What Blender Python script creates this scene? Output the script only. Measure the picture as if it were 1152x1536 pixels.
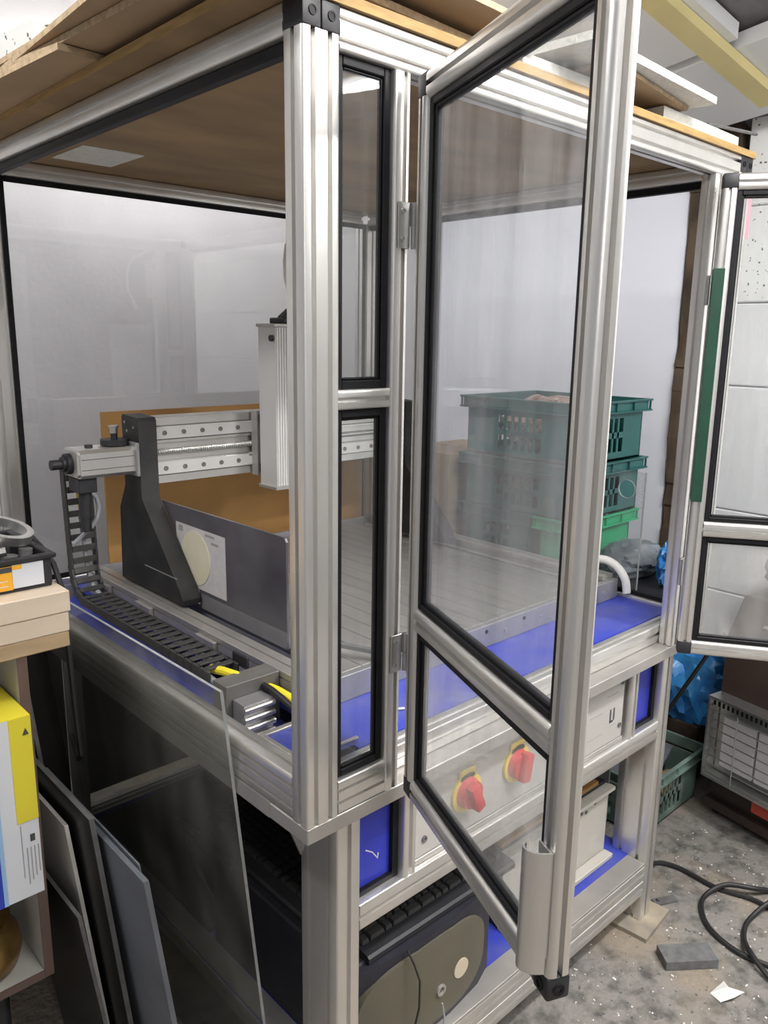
import bpy, bmesh, math, random
from mathutils import Matrix, Vector
random.seed(7)
for o in list(bpy.data.objects): bpy.data.objects.remove(o)
SC = bpy.context.scene
COL = SC.collection
LIFT = 0.815            # heights below are measured from the table ledge; the floor is 0.815 m under it

# ------------------------------------------------------------------ camera
cam = bpy.data.cameras.new('camera'); cam.sensor_fit = 'VERTICAL'; cam.sensor_height = 36.0
cam.lens = 1196.0 / 1536.0 * 36.0; cam.clip_start = 0.02; cam.clip_end = 60
co = bpy.data.objects.new('camera', cam); COL.objects.link(co)
_R = Matrix(((0.7326, 0.1366, -0.6668), (-0.6805, 0.1674, -0.7134), (0.0142, 0.9764, 0.2155)))
_R = _R.to_quaternion().to_matrix()
co.matrix_world = Matrix.Translation((-0.646, -0.848, 0.724)) @ _R.to_4x4()
SC.camera = co

# ------------------------------------------------------------------ world, lights, exposure
SC.view_settings.view_transform = 'Standard'; SC.view_settings.look = 'None'
SC.view_settings.gamma = 1.0; SC.view_settings.use_curve_mapping = False
SC.view_settings.exposure = 0.38
W_ = bpy.data.worlds.new('world'); SC.world = W_; W_.use_nodes = True
_bg = W_.node_tree.nodes['Background']; _bg.inputs[0].default_value = (0.93, 0.95, 1.0, 1); _bg.inputs[1].default_value = 0.22

def area_light(name, loc, size, power, color, target):
    l = bpy.data.lights.new(name, 'AREA'); l.shape = 'RECTANGLE'; l.size, l.size_y = size
    l.energy = power; l.color = color
    o = bpy.data.objects.new(name, l); COL.objects.link(o); o.location = loc
    d = Vector(target) - Vector(loc); o.rotation_euler = d.to_track_quat('-Z', 'Y').to_euler()
    return o
TUBES = [  # centre, half length vector, watts
    ((0.40, -0.95, 1.78), (0.60, 0.0, 0.0), 33),
    ((-1.05, 0.35, 1.85), (0.0, 0.60, 0.0), 13),
    ((1.25, -1.35, 1.55), (0.0, 0.55, 0.0), 24),
    ((-1.10, -3.60, 1.45), (0.60, 0.0, 0.0), 30),
    ((0.75, 1.35, 1.72), (0.60, 0.0, 0.0), 6),
]
for i, (c, h, p) in enumerate(TUBES):
    L = 2 * max(abs(h[0]), abs(h[1]))
    area_light('fluorescent_glow', (c[0], c[1], c[2] - 0.075), (L, 0.14) if h[0] else (0.14, L), p, (1.0, 0.975, 0.955), (c[0], c[1] + 1e-4, 0))

# ------------------------------------------------------------------ materials
def mat(name, col, rough=0.5, metal=0.0, var=0.0, scale=8.0, col2=None, bump=0.0, bscale=120.0, stretch=(1, 1, 1), spec=0.5, detail=5.0, contrast=None):
    m = bpy.data.materials.new(name); m.use_nodes = True
    nt = m.node_tree; b = nt.nodes['Principled BSDF']
    b.inputs['Base Color'].default_value = (*col, 1); b.inputs['Roughness'].default_value = rough
    b.inputs['Metallic'].default_value = metal; b.inputs['Specular IOR Level'].default_value = spec
    if var > 0 or col2 or bump > 0:
        tc = nt.nodes.new('ShaderNodeTexCoord'); mp = nt.nodes.new('ShaderNodeMapping')
        mp.inputs['Scale'].default_value = stretch; nt.links.new(tc.outputs['Object'], mp.inputs['Vector'])
    if var > 0 or col2:
        n = nt.nodes.new('ShaderNodeTexNoise'); n.inputs['Scale'].default_value = scale; n.inputs['Detail'].default_value = detail
        nt.links.new(mp.outputs[0], n.inputs['Vector'])
        r = nt.nodes.new('ShaderNodeValToRGB')
        lo, hi = contrast or (0.33, 0.67)
        r.color_ramp.elements[0].position = lo; r.color_ramp.elements[1].position = hi
        c2 = col2 or tuple(max(0, c * (1 - var)) for c in col)
        r.color_ramp.elements[0].color = (*c2, 1); r.color_ramp.elements[1].color = (*col, 1)
        nt.links.new(n.outputs['Fac'], r.inputs[0]); nt.links.new(r.outputs[0], b.inputs['Base Color'])
    if bump > 0:
        n2 = nt.nodes.new('ShaderNodeTexNoise'); n2.inputs['Scale'].default_value = bscale; n2.inputs['Detail'].default_value = 4
        nt.links.new(mp.outputs[0], n2.inputs['Vector'])
        bp = nt.nodes.new('ShaderNodeBump'); bp.inputs['Strength'].default_value = bump; bp.inputs['Distance'].default_value = 0.01
        nt.links.new(n2.outputs['Fac'], bp.inputs['Height']); nt.links.new(bp.outputs[0], b.inputs['Normal'])
    return m

def clear_mat(name, tint=(0.96, 0.97, 0.97), haze=0.06, hazecol=(0.8, 0.8, 0.8), streak=(30, 30, 1.2), gloss=1.0, rough=0.02):
    """clear acrylic: see-through, fresnel gloss and a film of dust in streaks"""
    m = bpy.data.materials.new(name); m.use_nodes = True; nt = m.node_tree
    for n in list(nt.nodes): nt.nodes.remove(n)
    out = nt.nodes.new('ShaderNodeOutputMaterial'); tr = nt.nodes.new('ShaderNodeBsdfTransparent'); tr.inputs[0].default_value = (*tint, 1)
    gl = nt.nodes.new('ShaderNodeBsdfGlossy'); gl.inputs['Roughness'].default_value = rough
    lw = nt.nodes.new('ShaderNodeLayerWeight'); pw = nt.nodes.new('ShaderNodeMath'); pw.operation = 'POWER'; pw.inputs[1].default_value = 5.0
    nt.links.new(lw.outputs['Facing'], pw.inputs[0])
    ml = nt.nodes.new('ShaderNodeMath'); ml.operation = 'MULTIPLY_ADD'; ml.inputs[1].default_value = 0.6 * gloss; ml.inputs[2].default_value = 0.035 * gloss
    nt.links.new(pw.outputs[0], ml.inputs[0])
    mx = nt.nodes.new('ShaderNodeMixShader'); nt.links.new(ml.outputs[0], mx.inputs[0]); nt.links.new(tr.outputs[0], mx.inputs[1]); nt.links.new(gl.outputs[0], mx.inputs[2])
    df = nt.nodes.new('ShaderNodeBsdfDiffuse'); df.inputs[0].default_value = (*hazecol, 1)
    tl = nt.nodes.new('ShaderNodeBsdfTranslucent'); tl.inputs[0].default_value = (*hazecol, 1)
    ds = nt.nodes.new('ShaderNodeMixShader'); ds.inputs[0].default_value = 0.4
    nt.links.new(df.outputs[0], ds.inputs[1]); nt.links.new(tl.outputs[0], ds.inputs[2])
    tc = nt.nodes.new('ShaderNodeTexCoord'); mp = nt.nodes.new('ShaderNodeMapping'); mp.inputs['Scale'].default_value = streak
    nt.links.new(tc.outputs['Object'], mp.inputs[0])
    nz = nt.nodes.new('ShaderNodeTexNoise'); nz.inputs['Scale'].default_value = 1.0; nz.inputs['Detail'].default_value = 6
    nt.links.new(mp.outputs[0], nz.inputs['Vector'])
    nz2 = nt.nodes.new('ShaderNodeTexNoise'); nz2.inputs['Scale'].default_value = 5.0; nz2.inputs['Detail'].default_value = 3
    nt.links.new(tc.outputs['Object'], nz2.inputs['Vector'])
    mu = nt.nodes.new('ShaderNodeMath'); mu.operation = 'MULTIPLY'; nt.links.new(nz.outputs['Fac'], mu.inputs[0]); nt.links.new(nz2.outputs['Fac'], mu.inputs[1])
    mr = nt.nodes.new('ShaderNodeMapRange'); mr.inputs[1].default_value = 0.12; mr.inputs[2].default_value = 0.45
    mr.inputs[3].default_value = haze * 0.35; mr.inputs[4].default_value = haze * 1.9
    nt.links.new(mu.outputs[0], mr.inputs[0])
    m2 = nt.nodes.new('ShaderNodeMixShader'); nt.links.new(mr.outputs[0], m2.inputs[0]); nt.links.new(mx.outputs[0], m2.inputs[1]); nt.links.new(ds.outputs[0], m2.inputs[2])
    nt.links.new(m2.outputs[0], out.inputs[0])
    return m

M = {}
M['alu'] = mat('anodised_aluminium', (0.78, 0.765, 0.74), 0.34, 0.85, var=0.08, scale=14, stretch=(1, 1, 0.2), bump=0.02, bscale=300)
M['alu_dull'] = mat('dull_aluminium', (0.53, 0.51, 0.485), 0.48, 0.7, var=0.18, scale=10)
M['alu_plate'] = mat('cast_plate', (0.36, 0.355, 0.37), 0.45, 0.55, var=0.15, scale=18)
M['steel'] = mat('zinc_steel', (0.6, 0.6, 0.58), 0.3, 0.9, var=0.15, scale=40)
M['black_rubber'] = mat('black_rubber', (0.010, 0.010, 0.012), 0.5, 0, var=0.3, scale=60, spec=0.22)
M['black_plastic'] = mat('black_plastic', (0.022, 0.022, 0.026), 0.5, 0, var=0.3, scale=30)
M['black_cast'] = mat('black_powder_coat', (0.009, 0.009, 0.010), 0.55, 0, col2=(0.030, 0.029, 0.028), scale=14, contrast=(0.3, 0.62), bump=0.15, bscale=400)
M['blue'] = mat('blue_laminate', (0.032, 0.05, 0.40), 0.42, 0, col2=(0.095, 0.11, 0.33), scale=9, contrast=(0.25, 0.6))
M['blue_door'] = mat('blue_panel', (0.03, 0.045, 0.46), 0.5, 0, var=0.12, scale=20)
M['clear'] = clear_mat('dusty_clear_acrylic', haze=0.05)
M['clear_door'] = clear_mat('streaked_clear_acrylic', haze=0.075, hazecol=(0.74, 0.73, 0.76), streak=(34, 34, 0.45), gloss=1.0)
M['clear_low'] = clear_mat('dust_filmed_acrylic', haze=0.22, hazecol=(0.70, 0.68, 0.66), streak=(22, 22, 3), gloss=1.0)
M['clear_back'] = clear_mat('back_acrylic', tint=(0.93, 0.93, 0.94), haze=0.04, hazecol=(0.6, 0.6, 0.62), streak=(3, 3, 2), gloss=1.2)
M['clear_loose'] = clear_mat('loose_acrylic', tint=(0.86, 0.87, 0.86), haze=0.10, hazecol=(0.66, 0.65, 0.6), streak=(4, 14, 5))
M['acrylic_edge'] = mat('acrylic_sawn_edge', (0.42, 0.43, 0.42), 0.4, 0, var=0.2, scale=40)
M['ply'] = mat('old_plywood', (0.38, 0.255, 0.125), 0.75, 0, col2=(0.19, 0.125, 0.07), scale=2.6, stretch=(1.0, 2.6, 1), contrast=(0.25, 0.65), detail=6)
M['ply_edge'] = mat('plywood_edge', (0.45, 0.29, 0.11), 0.7, 0, var=0.3, scale=20, stretch=(1, 1, 8))
M['card'] = mat('corrugated_cardboard', (0.46, 0.33, 0.20), 0.85, 0, var=0.15, scale=6)
M['card_edge'] = mat('cardboard_edge', (0.62, 0.47, 0.30), 0.9, 0, var=0.35, scale=90)
M['foam'] = mat('polystyrene', (0.80, 0.79, 0.74), 0.85, 0, var=0.12, scale=60, bump=0.4, bscale=160)
M['mdf'] = mat('brown_hardboard', (0.40, 0.215, 0.065), 0.6, 0, var=0.22, scale=5)
M['wall_grey'] = mat('painted_plaster', (0.53, 0.53, 0.54), 0.8, 0, var=0.06, scale=3, bump=0.12, bscale=60)
M['wall_white'] = mat('white_board', (0.80, 0.825, 0.91), 0.55, 0, var=0.03, scale=2)
M['foam_wall'] = mat('speckled_insulation', (0.84, 0.85, 0.83), 0.8, 0, col2=(0.10, 0.10, 0.10), scale=62, contrast=(0.325, 0.36), detail=2)
M['rough_wood'] = mat('rough_old_timber', (0.115, 0.08, 0.05), 0.9, 0, col2=(0.025, 0.018, 0.012), scale=11, stretch=(1, 1, 0.5), contrast=(0.3, 0.66), bump=0.6, bscale=40)
M['ceil_white'] = mat('ceiling_board', (0.80, 0.81, 0.82), 0.8, 0, var=0.04, scale=2)
M['ceil_grey'] = mat('grey_roofing_felt', (0.22, 0.21, 0.22), 0.9, 0, var=0.35, scale=12)
M['timber_yellow'] = mat('pale_yellow_timber', (0.76, 0.66, 0.32), 0.7, 0, var=0.12, scale=5, stretch=(1, 1, 1))
M['concrete'] = mat('dirty_concrete', (0.245, 0.23, 0.21), 0.9, 0, col2=(0.095, 0.09, 0.082), scale=26, contrast=(0.30, 0.56), detail=10, bump=0.6, bscale=70)
_nt = M['concrete'].node_tree; _b = _nt.nodes['Principled BSDF']; _src = _b.inputs['Base Color'].links[0].from_socket
_tc = _nt.nodes.new('ShaderNodeTexCoord'); _n = _nt.nodes.new('ShaderNodeTexNoise'); _n.inputs['Scale'].default_value = 3.2; _n.inputs['Detail'].default_value = 6
_nt.links.new(_tc.outputs['Object'], _n.inputs['Vector'])
_rp = _nt.nodes.new('ShaderNodeValToRGB'); _rp.color_ramp.elements[0].position = 0.46; _rp.color_ramp.elements[1].position = 0.6
_mx = _nt.nodes.new('ShaderNodeMixRGB'); _mx.inputs['Color2'].default_value = (0.30, 0.245, 0.18, 1)
_ml = _nt.nodes.new('ShaderNodeMath'); _ml.operation = 'MULTIPLY'; _ml.inputs[1].default_value = 0.75
_nt.links.new(_n.outputs['Fac'], _rp.inputs[0]); _nt.links.new(_rp.outputs[0], _ml.inputs[0]); _nt.links.new(_ml.outputs[0], _mx.inputs['Fac']); _nt.links.new(_src, _mx.inputs['Color1']); _nt.links.new(_mx.outputs[0], _b.inputs['Base Color'])
M['dusty_board'] = mat('dusty_plywood', (0.40, 0.34, 0.25), 0.8, 0, col2=(0.22, 0.20, 0.17), scale=14)
M['rail_white'] = mat('pale_anodised', (0.64, 0.635, 0.62), 0.4, 0.2, var=0.05, scale=12)
M['chain_grey'] = mat('dusty_black_plastic', (0.045, 0.044, 0.042), 0.6, 0, var=0.3, scale=30)
M['alu_dark'] = mat('dark_grey_metal', (0.20, 0.19, 0.18), 0.55, 0.4, var=0.2, scale=20)
M['white_panel'] = mat('white_metal_panel', (0.45, 0.435, 0.41), 0.45, 0, var=0.05, scale=6)
M['white_box'] = mat('cream_steel_case', (0.46, 0.44, 0.395), 0.5, 0, var=0.06, scale=8)
M['print_dark'] = mat('dark_print', (0.06, 0.06, 0.065), 0.6)
M['print_grey'] = mat('grey_print', (0.33, 0.33, 0.33), 0.6)
M['red'] = mat('red_switch', (0.55, 0.045, 0.05), 0.4)
M['yellow'] = mat('yellow_plastic', (0.83, 0.68, 0.03), 0.45)
M['yellow_switch'] = mat('yellow_switch_plate', (0.72, 0.56, 0.06), 0.5)
M['pc_dark'] = mat('dark_blue_black_case', (0.022, 0.022, 0.032), 0.55, 0, var=0.3, scale=30)
M['pc_front'] = mat('olive_grey_bezel', (0.115, 0.105, 0.075), 0.5, 0, var=0.12, scale=12)
M['pc_badge'] = mat('pale_badge', (0.55, 0.47, 0.36), 0.5)
M['key'] = mat('black_key', (0.05, 0.05, 0.05), 0.45, 0, var=0.2, scale=40)
M['green'] = mat('dark_green_crate', (0.020, 0.135, 0.13), 0.45, 0, var=0.2, scale=14)
M['green2'] = mat('bright_green_crate', (0.02, 0.42, 0.19), 0.42, 0, var=0.15, scale=14)
M['green_grey'] = mat('grey_green_tray', (0.20, 0.29, 0.25), 0.6, 0, col2=(0.09, 0.13, 0.11), scale=9)
M['green_tape'] = mat('green_tape', (0.012, 0.055, 0.033), 0.4, 0, var=0.2, scale=22)
M['pink'] = mat('pink_tape', (0.74, 0.28, 0.34), 0.5)
M['dark_mix'] = mat('dark_contents', (0.05, 0.045, 0.045), 0.7, 0, col2=(0.22, 0.19, 0.17), scale=30, contrast=(0.35, 0.7))
M['pale_mix'] = mat('pale_contents', (0.55, 0.47, 0.42), 0.7, 0, col2=(0.25, 0.14, 0.12), scale=26, contrast=(0.35, 0.66))
M['blue_bag'] = mat('thin_blue_plastic', (0.07, 0.36, 0.78), 0.28, 0, col2=(0.03, 0.17, 0.50), scale=9, bump=0.3, bscale=30)
M['dark_bag'] = mat('dark_grey_plastic', (0.10, 0.12, 0.14), 0.35, 0, col2=(0.22, 0.25, 0.28), scale=16, bump=0.5, bscale=30)
M['hose'] = mat('white_hose', (0.78, 0.77, 0.74), 0.5)
M['heater'] = mat('dark_brown_enamel', (0.055, 0.036, 0.030), 0.42, 0.1, var=0.15, scale=12)
M['ceramic'] = mat('white_ceramic_plaque', (0.72, 0.70, 0.72), 0.7, 0, var=0.1, scale=60)
M['orange'] = mat('orange_label', (0.85, 0.42, 0.03), 0.5)
M['red_knob'] = mat('red_knob', (0.62, 0.09, 0.05), 0.5)
M['bench_wood'] = mat('pale_worktop', (0.66, 0.55, 0.42), 0.6, 0, var=0.1, scale=5, stretch=(1, 6, 6))
M['bench_wood2'] = mat('tan_timber', (0.48, 0.34, 0.20), 0.7, 0, var=0.25, scale=6, stretch=(1, 8, 8))
M['brown_lam'] = mat('brown_laminate_edge', (0.13, 0.085, 0.07), 0.5, 0, var=0.15, scale=20)
M['shelf_white'] = mat('white_shelf_face', (0.52, 0.51, 0.47), 0.6, 0, var=0.12, scale=12)
M['paper_white'] = mat('white_carton', (0.66, 0.68, 0.72), 0.5)
M['paper_yellow'] = mat('yellow_carton', (0.72, 0.62, 0.04), 0.5)
M['paper_blue'] = mat('blue_carton', (0.02, 0.05, 0.42), 0.5)
M['paper_lblue'] = mat('light_blue_carton', (0.30, 0.48, 0.72), 0.5)
M['brass'] = mat('aged_brass', (0.36, 0.22, 0.07), 0.35, 0.8, var=0.5, scale=16)
M['sheet_grey'] = mat('blue_grey_sheet', (0.085, 0.095, 0.115), 0.42, 0, col2=(0.15, 0.16, 0.18), scale=5, contrast=(0.45, 0.75))
M['sheet_white'] = mat('white_plastic_sheet', (0.74, 0.72, 0.68), 0.5, 0, var=0.05, scale=5)
M['sheet_black'] = mat('black_plastic_sheet', (0.016, 0.016, 0.017), 0.3, 0, var=0.3, scale=12)
M['edge_grey'] = mat('sawn_grey_edge', (0.14, 0.14, 0.14), 0.6, 0, var=0.3, scale=50)
M['cable'] = mat('black_cable', (0.018, 0.018, 0.018), 0.45)
M['cable_grey'] = mat('grey_cable', (0.30, 0.31, 0.33), 0.45)
M['guard'] = mat('tinted_plate', (0.060, 0.054, 0.068), 0.28, 0.25, col2=(0.13, 0.125, 0.14), scale=7, contrast=(0.42, 0.75))
M['sticker'] = mat('pale_sticker', (0.62, 0.60, 0.60), 0.5, 0, var=0.1, scale=60)
M['cream_disc'] = mat('cream_disc', (0.74, 0.70, 0.53), 0.5, 0, var=0.06, scale=20)
M['bed'] = mat('machined_bed', (0.37, 0.36, 0.345), 0.42, 0.55, var=0.14, scale=6, stretch=(8, 1, 1))
M['shade_board'] = mat('shade_board', (0.035, 0.033, 0.03), 0.7, 0, var=0.3, scale=8)  # near-black colour standing in for shade under and behind the table
M['concrete_block'] = mat('grey_block', (0.17, 0.17, 0.17), 0.85, 0, var=0.35, scale=40)
M['teal_end'] = mat('teal_end', (0.20, 0.30, 0.32), 0.7)
M['lamp_tube'] = bpy.data.materials.new('lit_tube'); M['lamp_tube'].use_nodes = True
_p = M['lamp_tube'].node_tree.nodes['Principled BSDF']; _p.inputs['Emission Color'].default_value = (1, 0.97, 0.93, 1); _p.inputs['Emission Strength'].default_value = 26

# ------------------------------------------------------------------ mesh helpers
OFF = {}
class B:
    def __init__(s, T=None): s.bm = bmesh.new(); s.T = T
    def _xf(s, vs, R=None):
        pass
    def hexa(s, c8):
        v = [s.bm.verts.new(p) for p in c8]
        for f in ((0, 3, 2, 1), (4, 5, 6, 7), (0, 1, 5, 4), (1, 2, 6, 5), (2, 3, 7, 6), (3, 0, 4, 7)):
            s.bm.faces.new([v[i] for i in f])
        return v
    def box(s, x0, y0, z0, x1, y1, z1, bev=0.0, seg=1):
        x0, x1 = sorted((x0, x1)); y0, y1 = sorted((y0, y1)); z0, z1 = sorted((z0, z1))
        v = s.hexa(((x0, y0, z0), (x1, y0, z0), (x1, y1, z0), (x0, y1, z0), (x0, y0, z1), (x1, y0, z1), (x1, y1, z1), (x0, y1, z1)))
        if bev: s._bev(v, bev, seg)
        return s
    def _bev(s, v, bev, seg=1):
        es = list({e for a in v for e in a.link_edges})
        bmesh.ops.bevel(s.bm, geom=es, offset=bev, segments=seg, affect='EDGES', profile=0.5)
    def obox(s, c, ax, ay, az, h, bev=0.0, seg=1):
        c = Vector(c); ax, ay, az = Vector(ax).normalized() * h[0], Vector(ay).normalized() * h[1], Vector(az).normalized() * h[2]
        v = s.hexa([c + ax * i + ay * j + az * k for k in (-1, 1) for i, j in ((-1, -1), (1, -1), (1, 1), (-1, 1))])
        if bev: s._bev(v, bev, seg)
        return s
    def prism(s, poly, axis, a, b, bev=0.0):
        """poly in the two other axes (cyclic order), extruded along axis from a to b"""
        def P(u, v, w):
            return {'x': (w, u, v), 'y': (v, w, u), 'z': (u, v, w)}[axis]
        n = len(poly)
        r0 = [s.bm.verts.new(P(u, v, a)) for u, v in poly]; r1 = [s.bm.verts.new(P(u, v, b)) for u, v in poly]
        f0 = s.bm.faces.new(r0[::-1]); f1 = s.bm.faces.new(r1)
        for i in range(n): s.bm.faces.new((r0[i], r0[(i + 1) % n], r1[(i + 1) % n], r1[i]))
        f0.normal_update(); f1.normal_update()
        bmesh.ops.triangulate(s.bm, faces=[f0, f1], quad_method='FIXED', ngon_method='EAR_CLIP')
        return s
    def tube(s, pts, r, n=8, rs=None):
        pts = [Vector(p) for p in pts]; rings = []
        t0 = (pts[1] - pts[0]).normalized(); up = Vector((0, 0, 1)) if abs(t0.z) < 0.9 else Vector((1, 0, 0))
        u = t0.cross(up).normalized()
        for i, p in enumerate(pts):
            t = (pts[min(i + 1, len(pts) - 1)] - pts[max(i - 1, 0)]).normalized()
            u = (u - t * u.dot(t)).normalized(); v = t.cross(u)
            rr = rs[i] if rs else r
            rings.append([s.bm.verts.new(p + (u * math.cos(2 * math.pi * k / n) + v * math.sin(2 * math.pi * k / n)) * rr) for k in range(n)])
        for a, b in zip(rings, rings[1:]):
            for k in range(n): s.bm.faces.new((a[k], a[(k + 1) % n], b[(k + 1) % n], b[k]))
        s.bm.faces.new(rings[0][::-1]); s.bm.faces.new(rings[-1])
        return s
    def cyl(s, p0, p1, r, n=16, r2=None):
        return s.tube([p0, p1], r, n, rs=[r, r2 if r2 is not None else r])
    def ring(s, c, ax, r0, r1, h, n=24):
        c = Vector(c); ax = Vector(ax).normalized(); u = ax.orthogonal().normalized(); v = ax.cross(u)
        L = []
        for k in range(n):
            d = u * math.cos(2 * math.pi * k / n) + v * math.sin(2 * math.pi * k / n)
            L.append([s.bm.verts.new(c + d * r + ax * z) for r, z in ((r0, -h), (r1, -h), (r1, h), (r0, h))])
        for k in range(n):
            a, b = L[k], L[(k + 1) % n]
            for j in range(4): s.bm.faces.new((a[j], b[j], b[(j + 1) % 4], a[(j + 1) % 4]))
        return s
    def sphere(s, c, r, sub=2, sc=(1, 1, 1)):
        g = bmesh.ops.create_icosphere(s.bm, subdivisions=sub, radius=r)
        for v in g['verts']: v.co = Vector((v.co.x * sc[0] + c[0], v.co.y * sc[1] + c[1], v.co.z * sc[2] + c[2]))
        return g['verts']
    def mesh(s, name, mt, off=(0, 0, 0), smooth=35):
        bmesh.ops.recalc_face_normals(s.bm, faces=s.bm.faces)
        if s.T is not None: s.bm.transform(s.T)
        s.bm.transform(Matrix.Translation(-Vector(off)))
        me = bpy.data.meshes.new(name); s.bm.to_mesh(me); s.bm.free()
        me.materials.append(M[mt] if isinstance(mt, str) else mt)
        if smooth:
            me.polygons.foreach_set('use_smooth', [True] * len(me.polygons))
            me.set_sharp_from_angle(angle=math.radians(smooth))
        return me
    def build(s, name, mt, parent=None, smooth=35, label=None):
        if parent is not None: off = OFF[parent.name]
        else:
            T = s.T or Matrix.Identity(4); cs = [T @ v.co for v in s.bm.verts]
            lo = [min(c[i] for c in cs) for i in range(3)]; hi = [max(c[i] for c in cs) for i in range(3)]
            off = ((lo[0] + hi[0]) / 2, (lo[1] + hi[1]) / 2, lo[2])
        o = bpy.data.objects.new(name, s.mesh(name, mt, off, smooth)); COL.objects.link(o)
        if parent is not None: o.parent = parent
        else: o.location = off
        if label: o['label'] = label
        OFF[o.name] = off
        return o

def tag(o, label, cat, group=None):
    o['label'] = label; o['category'] = cat
    if group: o['group'] = group
    return o
def thing(name, label, cat, loc=(0, 0, 0), group=None):
    o = bpy.data.objects.new(name, None); COL.objects.link(o); o.location = loc; o.empty_display_size = 0.05
    OFF[o.name] = tuple(loc); return tag(o, label, cat, group)
def struct(o): o['kind'] = 'structure'; return o
def inst(name, me, parent, loc, rot=None):
    o = bpy.data.objects.new(name, me); COL.objects.link(o); o.parent = parent
    o.location = Vector(loc) - Vector(OFF[parent.name])
    if rot is not None: o.rotation_euler = rot
    OFF[o.name] = tuple(loc)
    return o

def section(w, h, gw=(), gh=(), r=0.004, g=0.0045, d=0.009, seg=3):
    """cross-section of a slotted profile: w along u, h along v, slots at gw on the two u-sides, at gh on the two v-sides"""
    P = []
    def arc(cx, cy, a0):
        for k in range(seg + 1):
            a = math.radians(a0 + 90 * k / seg); P.append((cx + r * math.cos(a), cy + r * math.sin(a)))
    arc(r, r, 180)
    for x in sorted(gw): P.extend([(x - g, 0), (x - g, d * .35), (x - g * 1.0, d), (x + g * 1.0, d), (x + g, 0)])
    arc(w - r, r, 270)
    for y in sorted(gh): P.extend([(w, y - g), (w - d, y - g), (w - d, y + g), (w, y + g)])
    arc(w - r, h - r, 0)
    for x in sorted(gw, reverse=True): P.extend([(x + g, h), (x + g, h - d), (x - g, h - d), (x - g, h)])
    arc(r, h - r, 90)
    for y in sorted(gh, reverse=True): P.extend([(0, y + g), (d, y + g), (d, y - g), (0, y - g)])
    Q = []
    for p in P:
        if not Q or (abs(p[0] - Q[-1][0]) + abs(p[1] - Q[-1][1])) > 1e-6: Q.append(p)
    return Q
def ext(b, axis, o, w, h, a0, a1, gw=(), gh=(), **k):
    """slotted profile along axis; o = lower corner in the two other axes (cyclic order: x->y,z  y->z,x  z->x,y)"""
    b.prism([(u + o[0], v + o[1]) for u, v in section(w, h, gw, gh, **k)], axis, a0, a1)
    return b

_scr = {}
def screw_mesh(r, h, axis, mt='steel'):
    k = (r, h, axis, mt)
    if k not in _scr:
        b = B(); d = Vector({'-y': (0, -1, 0), '-x': (-1, 0, 0), 'z': (0, 0, 1)}[axis])
        b.ring(d * h * 0.5, d, r * 0.5, r, h * 0.5, 12); b.cyl(d * 0.0, d * h * 0.45, r * 0.52, 10)
        _scr[k] = b.mesh('screw', mt)
    return _scr[k]
# ------------------------------------------------------------------ the setting
F0 = -LIFT
WX, WY = 2.15, 1.78
b = B(); b.box(-2.6, -4.6, F0 - 0.06, 2.6, 2.2, F0); struct(b.build('floor', 'concrete', smooth=0))
b = B(); b.box(-2.6, WY, F0, WX + 0.1, WY + 0.1, 2.9); struct(b.build('wall_back', 'wall_grey', smooth=0))
b = B(); b.box(WX + 0.03, -4.6, F0, WX + 0.13, WY, 2.9); wr = struct(b.build('wall_right', 'rough_wood', smooth=0))
b = B(); b.box(WX, 0.597, F0, WX + 0.03, WY, 2.9, bev=0.003); b.build('white_board', 'wall_white', wr, 0, label='smooth white wall board')
zs = [F0, -0.50, -0.16, 0.14, 0.573, 0.85, 1.16, 1.50]
for k in range(7):
    for j, (ya, yb) in enumerate(((-0.62, 0.40), (-1.66, -0.624))):
        b = B(); b.box(WX - 0.018, ya, zs[k] + 0.002, WX + 0.03, yb, zs[k + 1] - 0.002, bev=0.004); b.build('insulation_board', 'foam_wall' if zs[k] > .8 else 'ceil_white', wr, 0)
b = B()   # ragged timber stud between board and insulation
random.seed(3); ys = []
for i in range(30):
    z = F0 + i * 0.085; ys.append((0.42 + random.uniform(-.012, .012), 0.588 + random.uniform(-.006, .006), z))
for i in range(29):
    a, c = ys[i], ys[i + 1]; d0, d1 = random.uniform(.0, .014), random.uniform(.0, .014)
    b.hexa([(WX - 0.02 + d0, a[0], a[2]), (WX + .03, a[0], a[2]), (WX + .03, a[1], a[2]), (WX - 0.02 + d0, a[1], a[2]),
            (WX - 0.02 + d1, c[0], c[2]), (WX + .03, c[0], c[2]), (WX + .03, c[1], c[2]), (WX - 0.02 + d1, c[1], c[2])])
b.build('timber_stud', 'rough_wood', wr, 0, label='rough brown old timber stud')
b = B(); b.box(WX + .0, -2.4, 1.19, WX + .06, 0.40, 1.31); b.build('wall_plate', 'rough_wood', wr, 0)
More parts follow.
